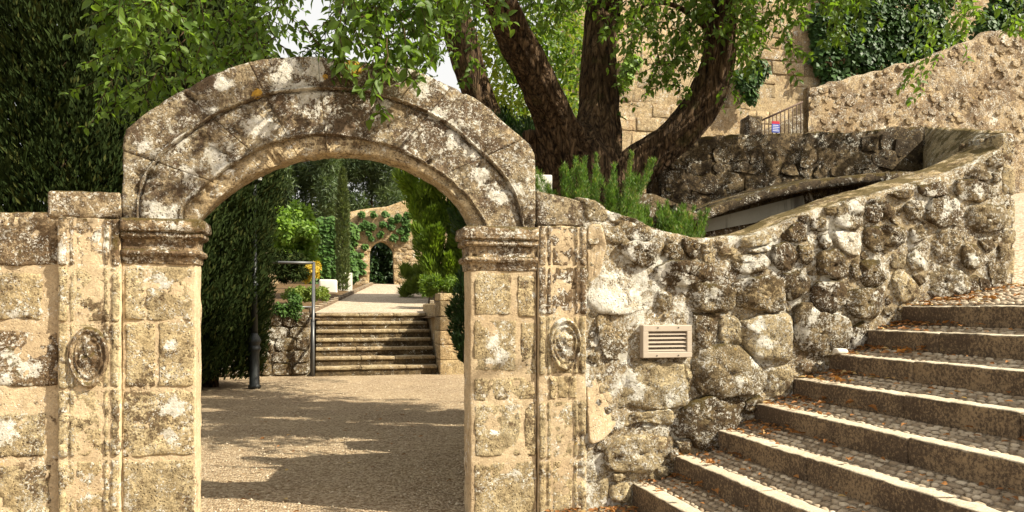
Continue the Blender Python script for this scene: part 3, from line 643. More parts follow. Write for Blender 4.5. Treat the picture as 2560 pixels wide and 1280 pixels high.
def inpoly(q, poly):
    x, y = q; c = False; n = len(poly)
    for i in range(n):
        (x1, y1), (x2, y2) = poly[i], poly[i - 1]
        if (y1 > y) != (y2 > y) and x < (x2 - x1) * (y - y1) / (y2 - y1) + x1: c = not c
    return c
def pillow(poly, h, seed, n=52, front=0.0, plane=None):
    q = np.array(poly, float)
    for _ in range(2 if n < 30 else 1): q = np.stack([.86 * q + .14 * np.roll(q, -1, 0), .14 * q + .86 * np.roll(q, -1, 0)], 1).reshape(-1, 2)
    seg = np.linalg.norm(np.roll(q, -1, 0) - q, axis=1); cs = np.concatenate([[0], np.cumsum(seg)]); qq = np.concatenate([q, q[:1]])
    tt = np.linspace(0, cs[-1], n, endpoint=False); q = np.stack([np.interp(tt, cs, qq[:, k]) for k in (0, 1)], 1)
    c = q.mean(0); rings = [(1.03, .06), (1.012, .01), (1.0, -.50 * h), (.985, -.80 * h), (.955, -.93 * h), (.89, -1. * h), (.78, -1.02 * h), (.62, -1.03 * h), (.44, -1.04 * h), (.25, -1.04 * h), (.10, -1.04 * h)]
    R_ = np.random.default_rng(seed); tx, tz = R_.uniform(-.12, .12, 2); V = []; h = h * .64
    for s, y in rings:
        p = c + (q - c) * s; V.append(np.stack([p[:, 0], np.full(n, front + y), p[:, 1]], 1))
    V = np.concatenate(V + [[[c[0], front - 1.06 * h, c[1]]]]); V[:, 1] += np.where(V[:, 1] < front - .2 * h, tx * (V[:, 0] - c[0]) + tz * (V[:, 2] - c[1]), 0)
    
    if n >= 40:
        rad = np.sqrt(np.ptp(q[:, 0]) * np.ptp(q[:, 1])) * .5; fc = np.zeros(len(V))
        for _ in range(6):
            an = R_.uniform(0, 6.28); sl_f = R_.uniform(.25, .7); fc = np.maximum(fc, sl_f * ((V[:, 0] - c[0]) * math.cos(an) + (V[:, 2] - c[1]) * math.sin(an) - rad * R_.uniform(.45, .85)))
        V[:, 1] += np.where(V[:, 1] < front - .3 * h, np.minimum(fc, h * .9), 0)
    V = V + .020 * vfbm(V, 9, 3, seed % 977) * [[1, 1., 1]] * min(1, h / .03) + .012 * vfbm(V, 28, 3, seed % 577) * min(1, h / .03); V[:, 1] += np.where(V[:, 1] < front - .3 * h, .05 * np.maximum(0, np.abs(vnoise(V * 7, seed % 313)) - .35), 0); k = len(rings)
    F = gridfaces(k, n, True)[:, ::-1].tolist(); L = (k - 1) * n
    F += [(L + (i + 1) % n, L + i, k * n) for i in range(n)]
    return V, F
polys_xz = []
for i, (mat, h, px) in enumerate(ST):
    q = [tuple(P(u, v)[[0, 2]]) for u, v in px]; c = np.mean(q, 0)
    q = [tuple(c + (np.array(p) - c) * 1.10) for p in q]
    polys_xz.append(q); add('stone', *pillow(q, h, 100 + i * 7), M[mat], rw)
# mortar bed as a rough solid: front sheet, top, back
xs = np.concatenate([np.arange(wx(1462), xe, .028), [xe]]); nz = 64; rows = []
for x in xs:
    zt = topz(x); bz = -.1
    col = [(x, -.019, bz + (zt - bz) * k) for k in np.linspace(0, 1, nz)]
    sl_ = .03 + .05 * np.clip((x - 3.2) / 1.5, 0, 1)
    col += [(x, y, zt + sl_ * k) for y, k in ((.04, .25), (.10, .5), (.2, .75), (.32, 1.), (.44, .9))]
    col += [(x, .46, zt - .3), (x, .46, bz)]
    rows.append(col)
rows = np.array(rows); n_, m_ = rows.shape[:2]; V = rows.reshape(-1, 3)
V = V + .012 * vfbm(V, 6, 3, 61) + .012 * vfbm(V, 19, 3, 62); fr = V[:, 1] < .03
V[fr, 1] += .012 * fbm(V[fr], 40, 2, 63) + .006
F = gridfaces(n_, m_); mb = add('mortar_bed', V, F.tolist() + [tuple((n_ - 1) * m_ + np.arange(m_))[::-1]], M['mortar_rough'], rw)
mb.data.materials.append(M['capping']); mi = np.zeros(len(mb.data.polygons), np.int32); ii = np.arange(len(F)) % (m_ - 1); mi[:len(F)][(ii >= nz)] = 1
mb.data.polygons.foreach_set('material_index', mi)
# smooth render patch around the ventilation grille and beside the pilaster
for k, (px, hh) in enumerate([([(1466,566),(1500,560),(1512,620),(1500,680),(1478,800),(1470,800)], .018), ([(1466,800),(1490,800),(1500,900),(1530,1000),(1540,1060),(1500,1100),(1466,1110)], .014)]):
    add('mortar_patch', *pillow([tuple(P(u, v)[[0, 2]]) for u, v in px], hh, 900 + k), M['mortar'], rw)
# small packing stones between the big ones
cnt = 0; tries = 0; placed = []
while cnt < 150 and tries < 9000:
    tries += 1; u = random.uniform(1478, 2515); v = random.uniform(500, 1230); p = P(u, v); x, z = p[0], p[2]
    if z > topz(x) - .05: continue
    if z < .193 * (max(0, math.floor((x - X0) / XT) + 1)) - .02 if x > X0 else z < 0: continue
    if 1560 < u < 1735 and 765 < v < 915: continue
    r = random.uniform(.022, .062)
    if any(inpoly((x + dx * r * .8, z + dz * r * .8), q) for q in polys_xz for dx, dz in ((0, 0), (1, 0), (-1, 0), (0, 1), (0, -1))): continue
    if any(math.hypot(x - a, z - b) < r + c_ for a, b, c_ in placed): continue
    placed.append((x, z, r)); k = random.randint(6, 9); e = random.uniform(.6, 1.)
    q = [(x + r * 1.15 * math.cos(t) * random.uniform(.8, 1.1), z + r * e * math.sin(t) * random.uniform(.8, 1.1)) for t in [i * 2 * math.pi / k for i in range(k)]]
    add('stone', *pillow(q, r * .55, 3000 + cnt, 22), M[random.choice(['rubble', 'rubble_dark', 'rubble_pale', 'mortar_rough'])], rw); cnt += 1
# block under the arch end, continuing as the sloping coping
V, F = dbox((wx(1340), -.020, wz(1400, 566)), (wx(1466), T + .02, wz(1400, 486)), .03, .010, .02, 9, 71, .6)
lx0, lx1 = wx(1340), wx(1466); k = (V[:, 2] - wz(1400, 566)) / (wz(1400, 486) - wz(1400, 566)); V[:, 2] += k * (.02 - .075 * np.clip((V[:, 0] - lx0) / (lx1 - lx0), 0, 1))
add('coping_block', V, F, M['arch'], rw)
# end face stones (facing the ramp)
z = Hramp(xe, 0) - .1
while z < topz(xe) - .05:
    hgt = random.uniform(.16, .30); y = -.02
    while y < .44:
        w = random.uniform(.18, .3); add('stone', *dbox((xe - .12, y, z), (xe + .03 + random.random() * .02, min(y + w, .48), min(z + hgt, topz(xe) + .03)), .04, .016, .04, 7, int(rng.integers(1e6))), M['rubble_pale'], rw); y += w + .01
    z += hgt + .012

# ================================================================== VENTILATION GRILLE
vg = thing('ventilation_grille', 'beige slatted ventilation grille set in the rubble stone wall', 'vent', P(1658, 893))
x0, x1, z0, z1 = rectpx(1598, 812, 1719, 893); fr_ = -.075; w = (x1 - x0); 
ix0, ix1, iz0, iz1 = x0 + .11 * w, x1 - .10 * w, z0 + .045, z1 - .05
parts = [dbox((x0, fr_, iz1), (x1, .03, z1), .05, 0, .006), dbox((x0, fr_, z0), (x1, .03, iz0), .05, 0, .006), dbox((x0, fr_, iz0 - .002), (ix0, .03, iz1 + .002), .05, 0, .004), dbox((ix1, fr_, iz0 - .002), (x1, .03, iz1 + .002), .05, 0, .004)]
add('frame', *join(parts), M['vent'], vg, False)
add('back_panel', *box((x0 + .02, .0, z0 + .02), (x1 - .02, .008, z1 - .02)), M['black'], vg, False)
for i in range(5):
    zc = iz0 + (i + .5) * (iz1 - iz0) / 5; V, F = box((ix0 - .004, -.016, -.004), (ix1 + .004, .016, .004)); c, s = math.cos(R(28)), math.sin(R(28))
    V = np.stack([V[:, 0], c * V[:, 1] - s * V[:, 2] * 0 + fr_ + .022, -s * V[:, 1] * -1 + c * V[:, 2] + zc], 1); add('slat', V, F, M['vent'], vg, False)
for a, b in ((.30, z1 - .02), (.72, z1 - .02), (.28, z0 + .018), (.72, z0 + .018)):
    th = np.arange(8) * math.pi / 4; V = np.array([(x0 + a * w + .006 * math.cos(t), yy, b + .006 * math.sin(t)) for yy in (fr_ + .004, fr_ - .003) for t in th])
    add('screw', V, gridfaces(2, 8, True).tolist() + [tuple(8 + np.arange(8))], M['screw'], vg, False)

# ================================================================== COBBLED STEPS
stt = thing('cobbled_steps', 'wide stone kerbed steps paved with cobbles and scattered dry leaves', 'stairs', (3.6, -2, 0))
YE = -5.2; RH = .193; KW = .125; TS = .26
cobV = []
def dome(seed, nr=3, n=8):
    R_ = np.random.default_rng(seed); V = []
    for s, h in ((1., -.35), (.92, .25), (.55, .46)):
        for i in range(n):
            t = i * 2 * math.pi / n; q = 1 + R_.uniform(-.30, .22); V.append((s * q * .5 * math.cos(t), s * q * .5 * math.sin(t), h * .55))
    V.append((0, 0, .5 * .55)); V = np.array(V); F = gridfaces(3, n, True).tolist() + [(2 * n + i, 2 * n + (i + 1) % n, 3 * n) for i in range(n)]
    return V, F
DM = [dome(s) for s in range(6)]; DMe = [mesh('cobble', V, F) for V, F in DM]
for m_e in DMe: m_e.materials.append(M['cobble'])
cobs = []
for i in range(8):
    xa = X0 + XT * i; zt = RH * (i + 1); xb = xa + XT + (.02 if i < 7 else 1.6)
    y = .06; yl = YE
    while y > yl:
        L = random.uniform(.85, 1.5); y2 = max(yl, y - L); dx = random.uniform(-.006, .006)
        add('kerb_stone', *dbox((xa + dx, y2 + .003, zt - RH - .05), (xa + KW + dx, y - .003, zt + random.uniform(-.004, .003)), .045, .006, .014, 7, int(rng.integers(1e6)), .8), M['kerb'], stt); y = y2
    if i < 7:
        V, F = dbox((xa + KW - .01, yl, zt - .25), (xb, .05, zt - .022), .12, .006, .01, 5, i); V[:, 2] += np.where(V[:, 2] > zt - .1, (V[:, 0] - xa - KW) * TS, 0); add('tread_bed', V, F, M['bedding'], stt)
    else:
        gx_ = np.linspace(xa + KW - .01, xb + .4, 30); gy_ = np.linspace(yl, .05, 60)
        X, Y = np.meshgrid(gx_, gy_); V = np.stack([X.ravel(), Y.ravel(), Hramp(X.ravel(), Y.ravel()) + .004], 1); add('tread_bed', V, gridfaces(60, 30), M['bedding'], stt)
    xr = xa + KW + .03; row = 0
    while xr < xa + XT - .005 + (0 if i < 7 else 1.9):
        y = .02 - random.random() * .05; wd = random.uniform(.030, .052)
        while y > yl:
            ln = random.uniform(.035, .095); zz = (zt - .022 + (xr - xa - KW) * TS) if i < 7 else float(Hramp(xr, 0)) + .004
            cobs.append((xr + random.uniform(-.008, .008), y - ln / 2, zz, wd * random.uniform(.9, 1.1), ln, random.uniform(.020, .034), random.uniform(-.45, .45) + math.pi / 2, random.randrange(6))); y -= ln + .006
        xr += wd + .004; row += 1
def vis(c):
    dx, dy, dz = c[0], c[1] + D, c[2] - EYE; f = dx * FW[0] + dy * FW[1]; s = dx * RT[0] + dy * RT[1]
    if f < .3: return -1
    u = 1280 + FPX * s / f; v = 765 - FPX * dz / f
    return c[3] * c[4] / f ** 2 * (EYE - c[2] + .05) / f if -10 < u < 2570 and -10 < v < 1290 else -1
order = sorted(range(len(cobs)), key=lambda k: -vis(cobs[k])); rest = []
for r_, k in enumerate(order):
    x, y, z, w_, l_, h_, a_, vi = cobs[k]; m4 = Matrix.Translation((x, y, z)) @ Matrix.Rotation(a_, 4, 'Z') @ Matrix.Diagonal((l_, w_, h_ * 1.6, 1))
    if r_ < 300: copy_piece('cobble', DMe[vi], stt, m4)
    else:
        V = DM[vi][0]; ca, sa = math.cos(a_), math.sin(a_); q = V * [l_, w_, h_ * 1.6]
        rest.append(np.stack([x + ca * q[:, 0] - sa * q[:, 1], y + sa * q[:, 0] + ca * q[:, 1], z + q[:, 2]], 1))
nv = len(DM[0][0]); Fq = np.array([f for f in DM[0][1] if len(f) == 4]); Ft = np.array([f for f in DM[0][1] if len(f) == 3])
Fall = np.concatenate([Fq[:, [0, 1, 2]], Fq[:, [0, 2, 3]], Ft]); off = (np.arange(len(rest)) * nv)[:, None, None]
add('cobbles', np.concatenate(rest), (Fall[None] + off).reshape(-1, 3), M['cobble'], stt, True, 'stuff')

# ================================================================== FALLEN LEAVES
lf_me = []
for s in range(4):
    R_ = np.random.default_rng(s); V, F = leaves(np.zeros((1, 3)), np.array([[1., 0, 0]]), np.array([[0, 0, 1.]]), 1., .6 + .15 * s); V[:, 2] += .25 * np.abs(V[:, 1]) + .08 * R_.normal(size=len(V)); V[:, 2] -= V[:, 2].min()
    me = mesh('fallen_leaf', V, F, False); me.materials.append(M['dry']); lf_me.append(me)
lit = []
for i in range(8):
    zt = RH * (i + 1); xa = X0 + XT * i
    for _ in range(100 if i > 1 else 50):
        y = -abs(random.gauss(0, .32)) ; x = random.uniform(xa + .02, xa + XT - .01) if random.random() < .55 else xa + XT - abs(random.gauss(0, .06))
        x = min(x, xa + XT - .01); lit.append((x, y, zt + .010 + max(0, x - xa - KW) * TS))
    for _ in range(26):
        x = random.uniform(xa + KW, xa + XT - .01); lit.append((x, random.uniform(-3, -.4), zt + .016 + (x - xa - KW) * TS))
for _ in range(160): x = random.uniform(4.9, 6.6); lit.append((x, -abs(random.gauss(0, .18)), Hramp(x, 0) + .025))
for _ in range(140): lit.append((random.uniform(1.65, 2.3), -abs(random.gauss(0, .2)) - .01, .02))
for _ in range(60): lit.append((random.uniform(-.8, 1.2), random.uniform(.4, 6), .012))
isl_ = [k for k in range(len(lit)) if lit[k][1] < -.45 and lit[k][0] > X0]; random.shuffle(isl_); solo = set(isl_[:70])
Lp = np.array([lit[k] for k in range(len(lit)) if k not in solo]); n = len(Lp); th = rng.uniform(0, 6.28, n)
Dn = np.stack([np.cos(th), np.sin(th), rng.uniform(-.05, .35, n)], 1); Nn = unit(np.stack([rng.normal(0, .35, n), rng.normal(0, .35, n), np.ones(n)], 1))
o = add('leaf_litter', *leaves(Lp, Dn, Nn, rng.uniform(.03, .065, n), rng.uniform(.02, .036, n)), M['dry'], None, False, 'stuff'); o['label'] = 'orange brown dry leaves drifted along the foot of the rubble wall'
for k in solo:
    o = copy_piece('fallen_leaf', lf_me[k % 4], None, Matrix.Translation(Vector(lit[k]) + Vector((0, 0, .008))) @ Euler((random.uniform(-.25, .25), random.uniform(-.25, .25), random.uniform(0, 6.28))).to_matrix().to_4x4() @ Matrix.Diagonal((*([random.uniform(.04, .07)] * 3), 1)))
    k_ = min(7, max(0, int((lit[k][0] - X0) / XT))); tag(o, 'curled orange dry leaf lying on the %s cobbled tread from the bottom' % ('first', 'second', 'third', 'fourth', 'fifth', 'sixth', 'seventh', 'eighth')[k_], 'leaf', 'dry leaves lying singly on the %s cobbled tread' % ('first', 'second', 'third', 'fourth', 'fifth', 'sixth', 'seventh', 'eighth')[k_])
o = add('white_stone', *dbox((4.02, -.16, 1.158), (4.13, -.09, 1.20), .02, .012, .015, 14, 5), M['white']); tag(o, 'small white pebble lying against the wall on a leafy step', 'pebble')

# loose gravel
n = 9000; gp = np.stack([rng.uniform(-1.6, 3.0, n), -.8 + 12.8 * rng.random(n) ** 1.5, np.zeros(n)], 1); s = rng.uniform(.004, .013, n)
oc = np.array([(1,0,0),(0,1,0),(-1,0,0),(0,-1,0),(0,0,.8)], float); of = np.array([(0,1,4),(1,2,4),(2,3,4),(3,0,4)])
V = (gp[:, None] + oc[None] * s[:, None, None] * (1 + .35 * rng.normal(size=(n, 5, 1)))).reshape(-1, 3); F = (of[None] + (np.arange(n) * 5)[:, None, None]).reshape(-1, 3)
o = add('loose_gravel', V, F, M['cobble'], None, False, 'stuff'); o['label'] = 'loose pebbles strewn over the gravel court'

# ================================================================== PLANTER WALLS BEHIND THE RUBBLE WALL
def slabwall(name, top_px, y, thick, mat, label, base_z, amp=.03, capm=None, seed=0, slope=.0, cat='wall'):
    q = np.array([P(u, v, y) for u, v in top_px]); xs = np.arange(q[0, 0], q[-1, 0], .05); rows = []
    for x in xs:
        zt = np.interp(x, q[:, 0], q[:, 2]); bz = base_z
        col = [(x, y, bz + (zt - bz) * k) for k in np.linspace(0, 1, 36)] + [(x, y + thick * k, zt + slope * k) for k in (.15, .4, .7, 1.)] + [(x, y + thick, bz)]
        rows.append(col)
    rows = np.array(rows); n_, m_ = rows.shape[:2]; V = rows.reshape(-1, 3); V = V + amp * vfbm(V, 4, 4, seed) + amp * .45 * vfbm(V, 16, 3, seed + 3)
    F = gridfaces(n_, m_); th = thing(name, label, cat, (float(q[:, 0].mean()), y, base_z))
    b = add('wall_body', V, F.tolist() + [tuple(range(m_)), tuple((n_ - 1) * m_ + np.arange(m_))[::-1]], mat, th)
    if capm:
        b.data.materials.append(capm); mi = np.zeros(len(b.data.polygons), np.int32); ii = np.arange(len(F)) % (m_ - 1); mi[:len(F)][ii >= 35] = 1; b.data.polygons.foreach_set('material_index', mi)
    return th, q
pw, _ = slabwall('planter_wall', [(1574,474),(1640,486),(1690,508),(1745,532),(1790,517),(1830,503),(1930,474),(2030,452),(2130,440),(2217,432),(2300,428)], 1.5, .5, M['planter'], 'low dark stone planter edge with a stained concrete strip below', .8, .02, M['ledge'], 5, .06)
cq = [P(u, v, 1.46) for u, v in ((1742,556),(2008,488),(2012,512),(1970,541),(1748,583))]
V = np.array(cq + [c + [0, .08, 0] for c in cq]); add('concrete_strip', V, [(0,4,3,2,1)[::1] if 0 else (4,3,2,1,0), (5,6,7,8,9), (0,1,6,5), (1,2,7,6), (2,3,8,7), (3,4,9,8), (4,0,5,9)], M['concrete'], pw, False)
sp_ = smoothpath([np.array((u, v, 0.)) for u, v in ((1690,512),(1745,534),(1790,518),(1830,504),(1930,475),(2030,453),(2130,441),(2217,433))], 10); rows = []
for u, v, _ in sp_:
    a, b, c, d = P(u, v, 1.22), P(u, v + 21, 1.22), P(u, v + 21, 1.24) + [0, .32, 0], P(u, v, 1.24) + [0, .34, .03]
    rows.append([a + (d - a) * k for k in (0, .3, .6)] + [d, c] + [c + (b - c) * k for k in (.5, 1.)] + [b + (a - b) * .5])
rows = np.array(rows); n_, m_ = rows.shape[:2]; V = rows.reshape(-1, 3); V = V + .016 * vfbm(V, 7, 3, 6) + .008 * vfbm(V, 28, 2, 7)
add('edge_slab', V, gridfaces(n_, m_, True).tolist() + [tuple(range(m_)), tuple((n_ - 1) * m_ + np.arange(m_))[::-1]], M['planter'], pw)
bw, _ = slabwall('planter_wall', [(1655,352),(1700,346),(1780,341),(1900,337),(2000,332),(2100,330),(2170,328),(2210,322),(2245,315),(2290,318),(2318,322)], 3.2, .5, M['planter'], 'tall blackened rubble wall behind the big tree limb', .8, .035, M['capping'], 15, .03)
# stones of the blackened wall, told apart by their relief
z = 2.1; k = 0; tbw = np.array([P(u, v, 3.2) for u, v in ((1655,352),(1780,341),(2000,332),(2170,328),(2245,315),(2318,322))])
while z < 3.9:
    hgt = random.uniform(.13, .24); x = wx(1668, 420, 3.2)
    while x < wx(2290, 420, 3.2):
        w = random.uniform(.16, .40); q = [(x, z), (x + w * .5, z - .02), (x + w, z + .01), (x + w, z + hgt * .6), (x + w * .9, z + hgt), (x + w * .4, z + hgt * 1.02), (x, z + hgt * .9)]
        q = [(a + random.uniform(-.05, .05), b + random.uniform(-.05, .05)) for a, b in q]
        if z + hgt < np.interp(x, tbw[:, 0], tbw[:, 2]) - .02: add('stone', *pillow(q, random.uniform(.012, .036), 5000 + k, 18, 3.2), M['planter'], bw); k += 1
        x += w + .012
    z += hgt + .012
# sloping return that joins it to the end of the rubble wall
A, B = P(2522, 328, .42), P(2296, 316, 4.2); Cc, Dd = P(2400, 426, .40), P(2316, 412, 2.5)
n1, n2_ = 40, 14; G = np.array([[(A * (1 - s) + B * s) * (1 - t) + (Cc * (1 - s) + Dd * s) * t for t in np.linspace(0, 1, n2_)] for s in np.linspace(0, 1, n1)])
out = G[:, :1].copy(); out[:, :, 0] += .03; out[:, :, 2] = .9; G2_ = np.concatenate([out, G, G[:, -1:] * [1, 1, 0] + [0, 0, .9]], 1); V = G2_.reshape(-1, 3); V = V + .022 * vfbm(V, 5, 4, 9) + .012 * vfbm(V, 22, 3, 10)
nq = n2_ + 2; o = add('return_wall', V, gridfaces(n1, nq)[:, ::-1].tolist() + [tuple(range(nq)), tuple((n1 - 1) * nq + np.arange(nq))[::-1]], M['capping']); tag(o, 'sloping tan stone parapet joining the rubble wall to the blackened wall', 'wall')

# ================================================================== BIG TREE
def limb(px, y0, y1, k=7):
    n = len(px); pts = []; rad = []
    for i, (u, v, r) in enumerate(px):
        y = y0 + (y1 - y0) * i / (n - 1); p = P(u, v, y); pts.append(p); rad.append(abs(P(u + r, v, y)[0] - p[0]))
    path = smoothpath(np.concatenate([np.array(pts), np.array(rad)[:, None]], 1), k); return path[:, :3], path[:, 3]
YT = 2.9
tree = thing('broadleaf_tree', 'old spreading tree with three thick bark limbs rising behind the archway', 'tree', P(1465, 860, YT))
def tlimb(name, px, y0, y1, seed, parent=tree, bark_=.24, n=44):
    pts, rad = limb(px, y0, y1); V, F = tube(pts, rad, n, .02, 5, seed, bark_); return add(name, V, tris_ok(F), M['bark'], parent)
tlimb('trunk', [(1466,900,150),(1464,760,118),(1463,640,104),(1460,560,96),(1460,490,90),(1455,430,86),(1450,375,70),(1455,335,44),(1460,315,20)], YT, YT, 1, n=36)
tlimb('limb', [(1425,480,62),(1412,390,54),(1385,295,45),(1340,200,41),(1290,95,38),(1245,-10,36),(1190,-130,32),(1090,-260,26),(980,-380,16)], YT, 1.2, 2)
tlimb('limb', [(1485,450,62),(1490,355,50),(1496,270,41),(1498,160,36),(1502,60,35),(1524,-50,34),(1570,-200,29),(1600,-380,18)], YT, 3.6, 3)
tlimb('limb', [(1505,500,54),(1565,435,43),(1635,382,40),(1700,328,39),(1755,258,38),(1790,170,34),(1804,70,31),(1804,-50,29),(1840,-190,24),(1900,-340,14)], YT - .1, 2.2, 4)
tlimb('limb', [(1380,420,50),(1352,376,40),(1330,346,22),(1322,340,14)], YT, YT - .25, 5, n=14)
# branches that spread above the frame and droop over the arch
def branch(pts, r0, r1, seed):
    p = smoothpath(pts, 8); V, F = tube(p, np.linspace(r0, r1, len(p)), 8, .006, 9, seed); add('branch', V, tris_ok(F), M['bark'], tree); return p
brs = [branch([P(1215,-90,1.6), P(1000,-180,.9), P(760,-190,.6), P(560,-120,.8), P(420,-60,1.)], .07, .012, 11), branch([P(1190,-130,1.4), P(1060,-150,.5), P(960,-90,0.1), P(880,-10,-.15)], .05, .008, 12),
       branch([P(1240,-20,1.8), P(1320,-120,3), P(1400,-140,4)], .05, .01, 13), branch([P(1800,20,2.3), P(1900,-60,2.0), P(1990,-40,1.8), P(2060,10,1.6)], .05, .008, 14),
       branch([P(1790,90,2.3), P(1700,20,2.2), P(1620,10,2.2), P(1570,60,2.2)], .04, .006, 15), branch([P(1510,20,3), P(1600,-80,2.6), P(1680,-60,2.2)], .05, .008, 16),
       branch([P(760,60,.5), P(800,112,.45), P(835,100,.4), P(880,70,.4)], .006, .003, 17), branch([P(850,-60,.6), P(700,-90,1.2), P(560,-40,1.6), P(480,40,1.8)], .03, .006, 18)]
LP, LD, LN, LL, NEAR = [], [], [], [], []
twigs = []
def spray(p0, length, lean, size, near=False):
    n = max(3, int(length / (size * .70))); d = np.array([lean[0], lean[1], -.75]); d /= np.linalg.norm(d); pts = [p0]
    p = p0.copy()
    for i in range(n):
        d = d + np.array([random.gauss(0, .22), random.gauss(0, .22), -.10]); d /= np.linalg.norm(d); p = p + d * length / n; pts.append(p)
        for s in (-1, 1):
            if random.random() < .22: continue
            side = np.cross(d, [random.gauss(0, .3), .5, .8]); side = side / (np.linalg.norm(side) + 1e-6) * s
            ld = .85 * side + .45 * d + np.array([random.gauss(0, .35), random.gauss(0, .35), -.35 + random.gauss(0, .2)])
            nn = np.array([random.gauss(0, .6), -.5 + random.gauss(0, .5), .8])
            (NEAR if near else LP).append((p, ld, nn, size * random.uniform(.6, 1.3)))
        if random.random() < .35 and length > .2 and i > 0:
            spray(p, length * random.uniform(.35, .55), (d[0] + random.gauss(0, .9), d[1] + random.gauss(0, .7)), size * .9, near)
    twigs.append(np.array(pts))
def cluster(n, u0, u1, vtop, vbot, y0, y1, size=.085, near=0, ln=(.25, .6)):
    for i in range(n):
        u = random.uniform(u0, u1); y = random.uniform(y0, y1); L = random.uniform(*ln); vb = vbot(u) if callable(vbot) else vbot
        px = L / (y + D) * FPX; v = random.uniform(vtop, max(vtop + 5, vb - px)); spray(P(u, v, y), L, (random.gauss(0, .75), random.gauss(0, .6)), size * random.uniform(.85, 1.15), i < near)
cluster(72, 290, 690, -110, lambda u: np.interp(u, [290, 350, 430, 520, 620, 700, 720], [120, 340, 300, 300, 300, 220, 130]), .3, 2.2, .085, 14)
cluster(20, 290, 420, -90, 110, -.2, .4, .09, 10, (.2, .4))
cluster(38, 835, 1010, -120, lambda u: np.interp(u, [835, 870, 900, 955, 985, 1010], [245, 200, 110, 235, 190, 140]), -.25, .5, .085, 26, (.2, .5))
cluster(34, 1000, 1230, -120, lambda u: np.interp(u, [1000, 1080, 1150, 1230], [190, 160, 110, 60]), -.1, 1.6, .085, 8)
for u_, v_, l_ in ((842, 60, .46), (852, 90, .36), (868, 40, .34), (955, 70, .44), (968, 95, .40), (985, 60, .34), (930, 50, .28), (905, 30, .25), (1010, 70, .35), (880, 10, .4)):
    spray(P(u_, v_, -.14 + random.uniform(-.06, .05)), l_, (random.gauss(0, .12), random.gauss(0, .1)), .092, True)
cluster(34, 1230, 1470, -120, 90, 1.5, 4.5, .085)
cluster(20, 1400, 1560, -140, 30, 1.5, 3.5, .085)
cluster(88, 1560, 2000, -90, lambda u: np.interp(u, [1560, 1640, 1700, 1760, 1830, 1900, 1960, 2000], [150, 250, 250, 140, 230, 250, 240, 120]), 1.6, 3.2, .09, 10)
cluster(16, 1990, 2080, -70, 40, 1.2, 2.4, .09)
cluster(8, 1640, 1690, 100, 262, 1.9, 2.1, .085); cluster(5, 1800, 1830, 180, 310, 2, 2.1, .08, 0, (.15, .25)); cluster(6, 1530, 1570, 180, 330, 3.0, 3.2, .08, 0, (.15, .3))
cluster(3, 740, 840, -120, 20, .3, 1., .08, 0, (.15, .3))
for _ in range(170): spray(np.array((random.uniform(3.2, 8.5), random.uniform(.4, 3.6), random.uniform(5.3, 8.0))), random.uniform(.5, .9), (random.gauss(0, .9), random.gauss(0, .9)), .11)  # added sprays above the view, there to shade the gravel court
for _ in range(70): spray(np.array((random.uniform(.2, 3.2), random.uniform(-1.4, .8), random.uniform(5.6, 7.2))), random.uniform(.5, .9), (random.gauss(0, .9), random.gauss(0, .9)), .11)  # more unseen sprays, added to shade the leaves over the arch's left
for _ in range(260):                                   # the crown above the picture
    spray(np.array((random.gauss(1.6, 2.4), random.gauss(2.2, 1.5), random.uniform(4.9, 8.2))), random.uniform(.4, .9), (random.gauss(0, .6), random.gauss(0, .6)), .10)
A_ = LP; n = len(A_); Pn = np.array([a[0] for a in A_]); Dn = np.array([a[1] for a in A_]); Nn = np.array([a[2] for a in A_]); LLn = np.array([a[3] for a in A_])
add('crown', *leaves(Pn, Dn, unit(Nn), LLn, LLn * .62), M['ash'], tree, True, 'stuff')
V, F = leaves(np.zeros((1, 3)), np.array([[1., 0, 0]]), np.array([[0, 0, 1.]]), 1., .62); lme = mesh('leaf', V, F); lme.materials.append(M['ash'])
NEAR.sort(key=lambda a: a[0][1])
for p, d, nn, s in NEAR[:300]:
    d = Vector(d).normalized(); sd = d.cross(Vector(nn)).normalized(); nz_ = sd.cross(d); m3 = Matrix((d, sd, nz_)).transposed()
    copy_piece('leaf', lme, tree, Matrix.Translation(Vector(p)) @ m3.to_4x4() @ Matrix.Diagonal((s, s, s, 1)))
if len(NEAR) > 300:
    Q = NEAR[300:]; add('leaf_spray', *leaves(np.array([a[0] for a in Q]), np.array([a[1] for a in Q]), unit(np.array([a[2] for a in Q])), np.array([a[3] for a in Q]), np.array([a[3] for a in Q]) * .62), M['ash'], tree, True, 'stuff')
tw = []
for t_ in twigs: V, F = tube(t_, np.linspace(.004, .0015, len(t_)), 4); tw.append((V, np.concatenate([F[:, [0, 1, 2]], F[:, [0, 2, 3]]])))
V, F = join(tw); F = F[(F[:, 0] != F[:, 1]) & (F[:, 1] != F[:, 2]) & (F[:, 0] != F[:, 2])]; add('twigs', V, F, M['bark'], tree, True, 'stuff')

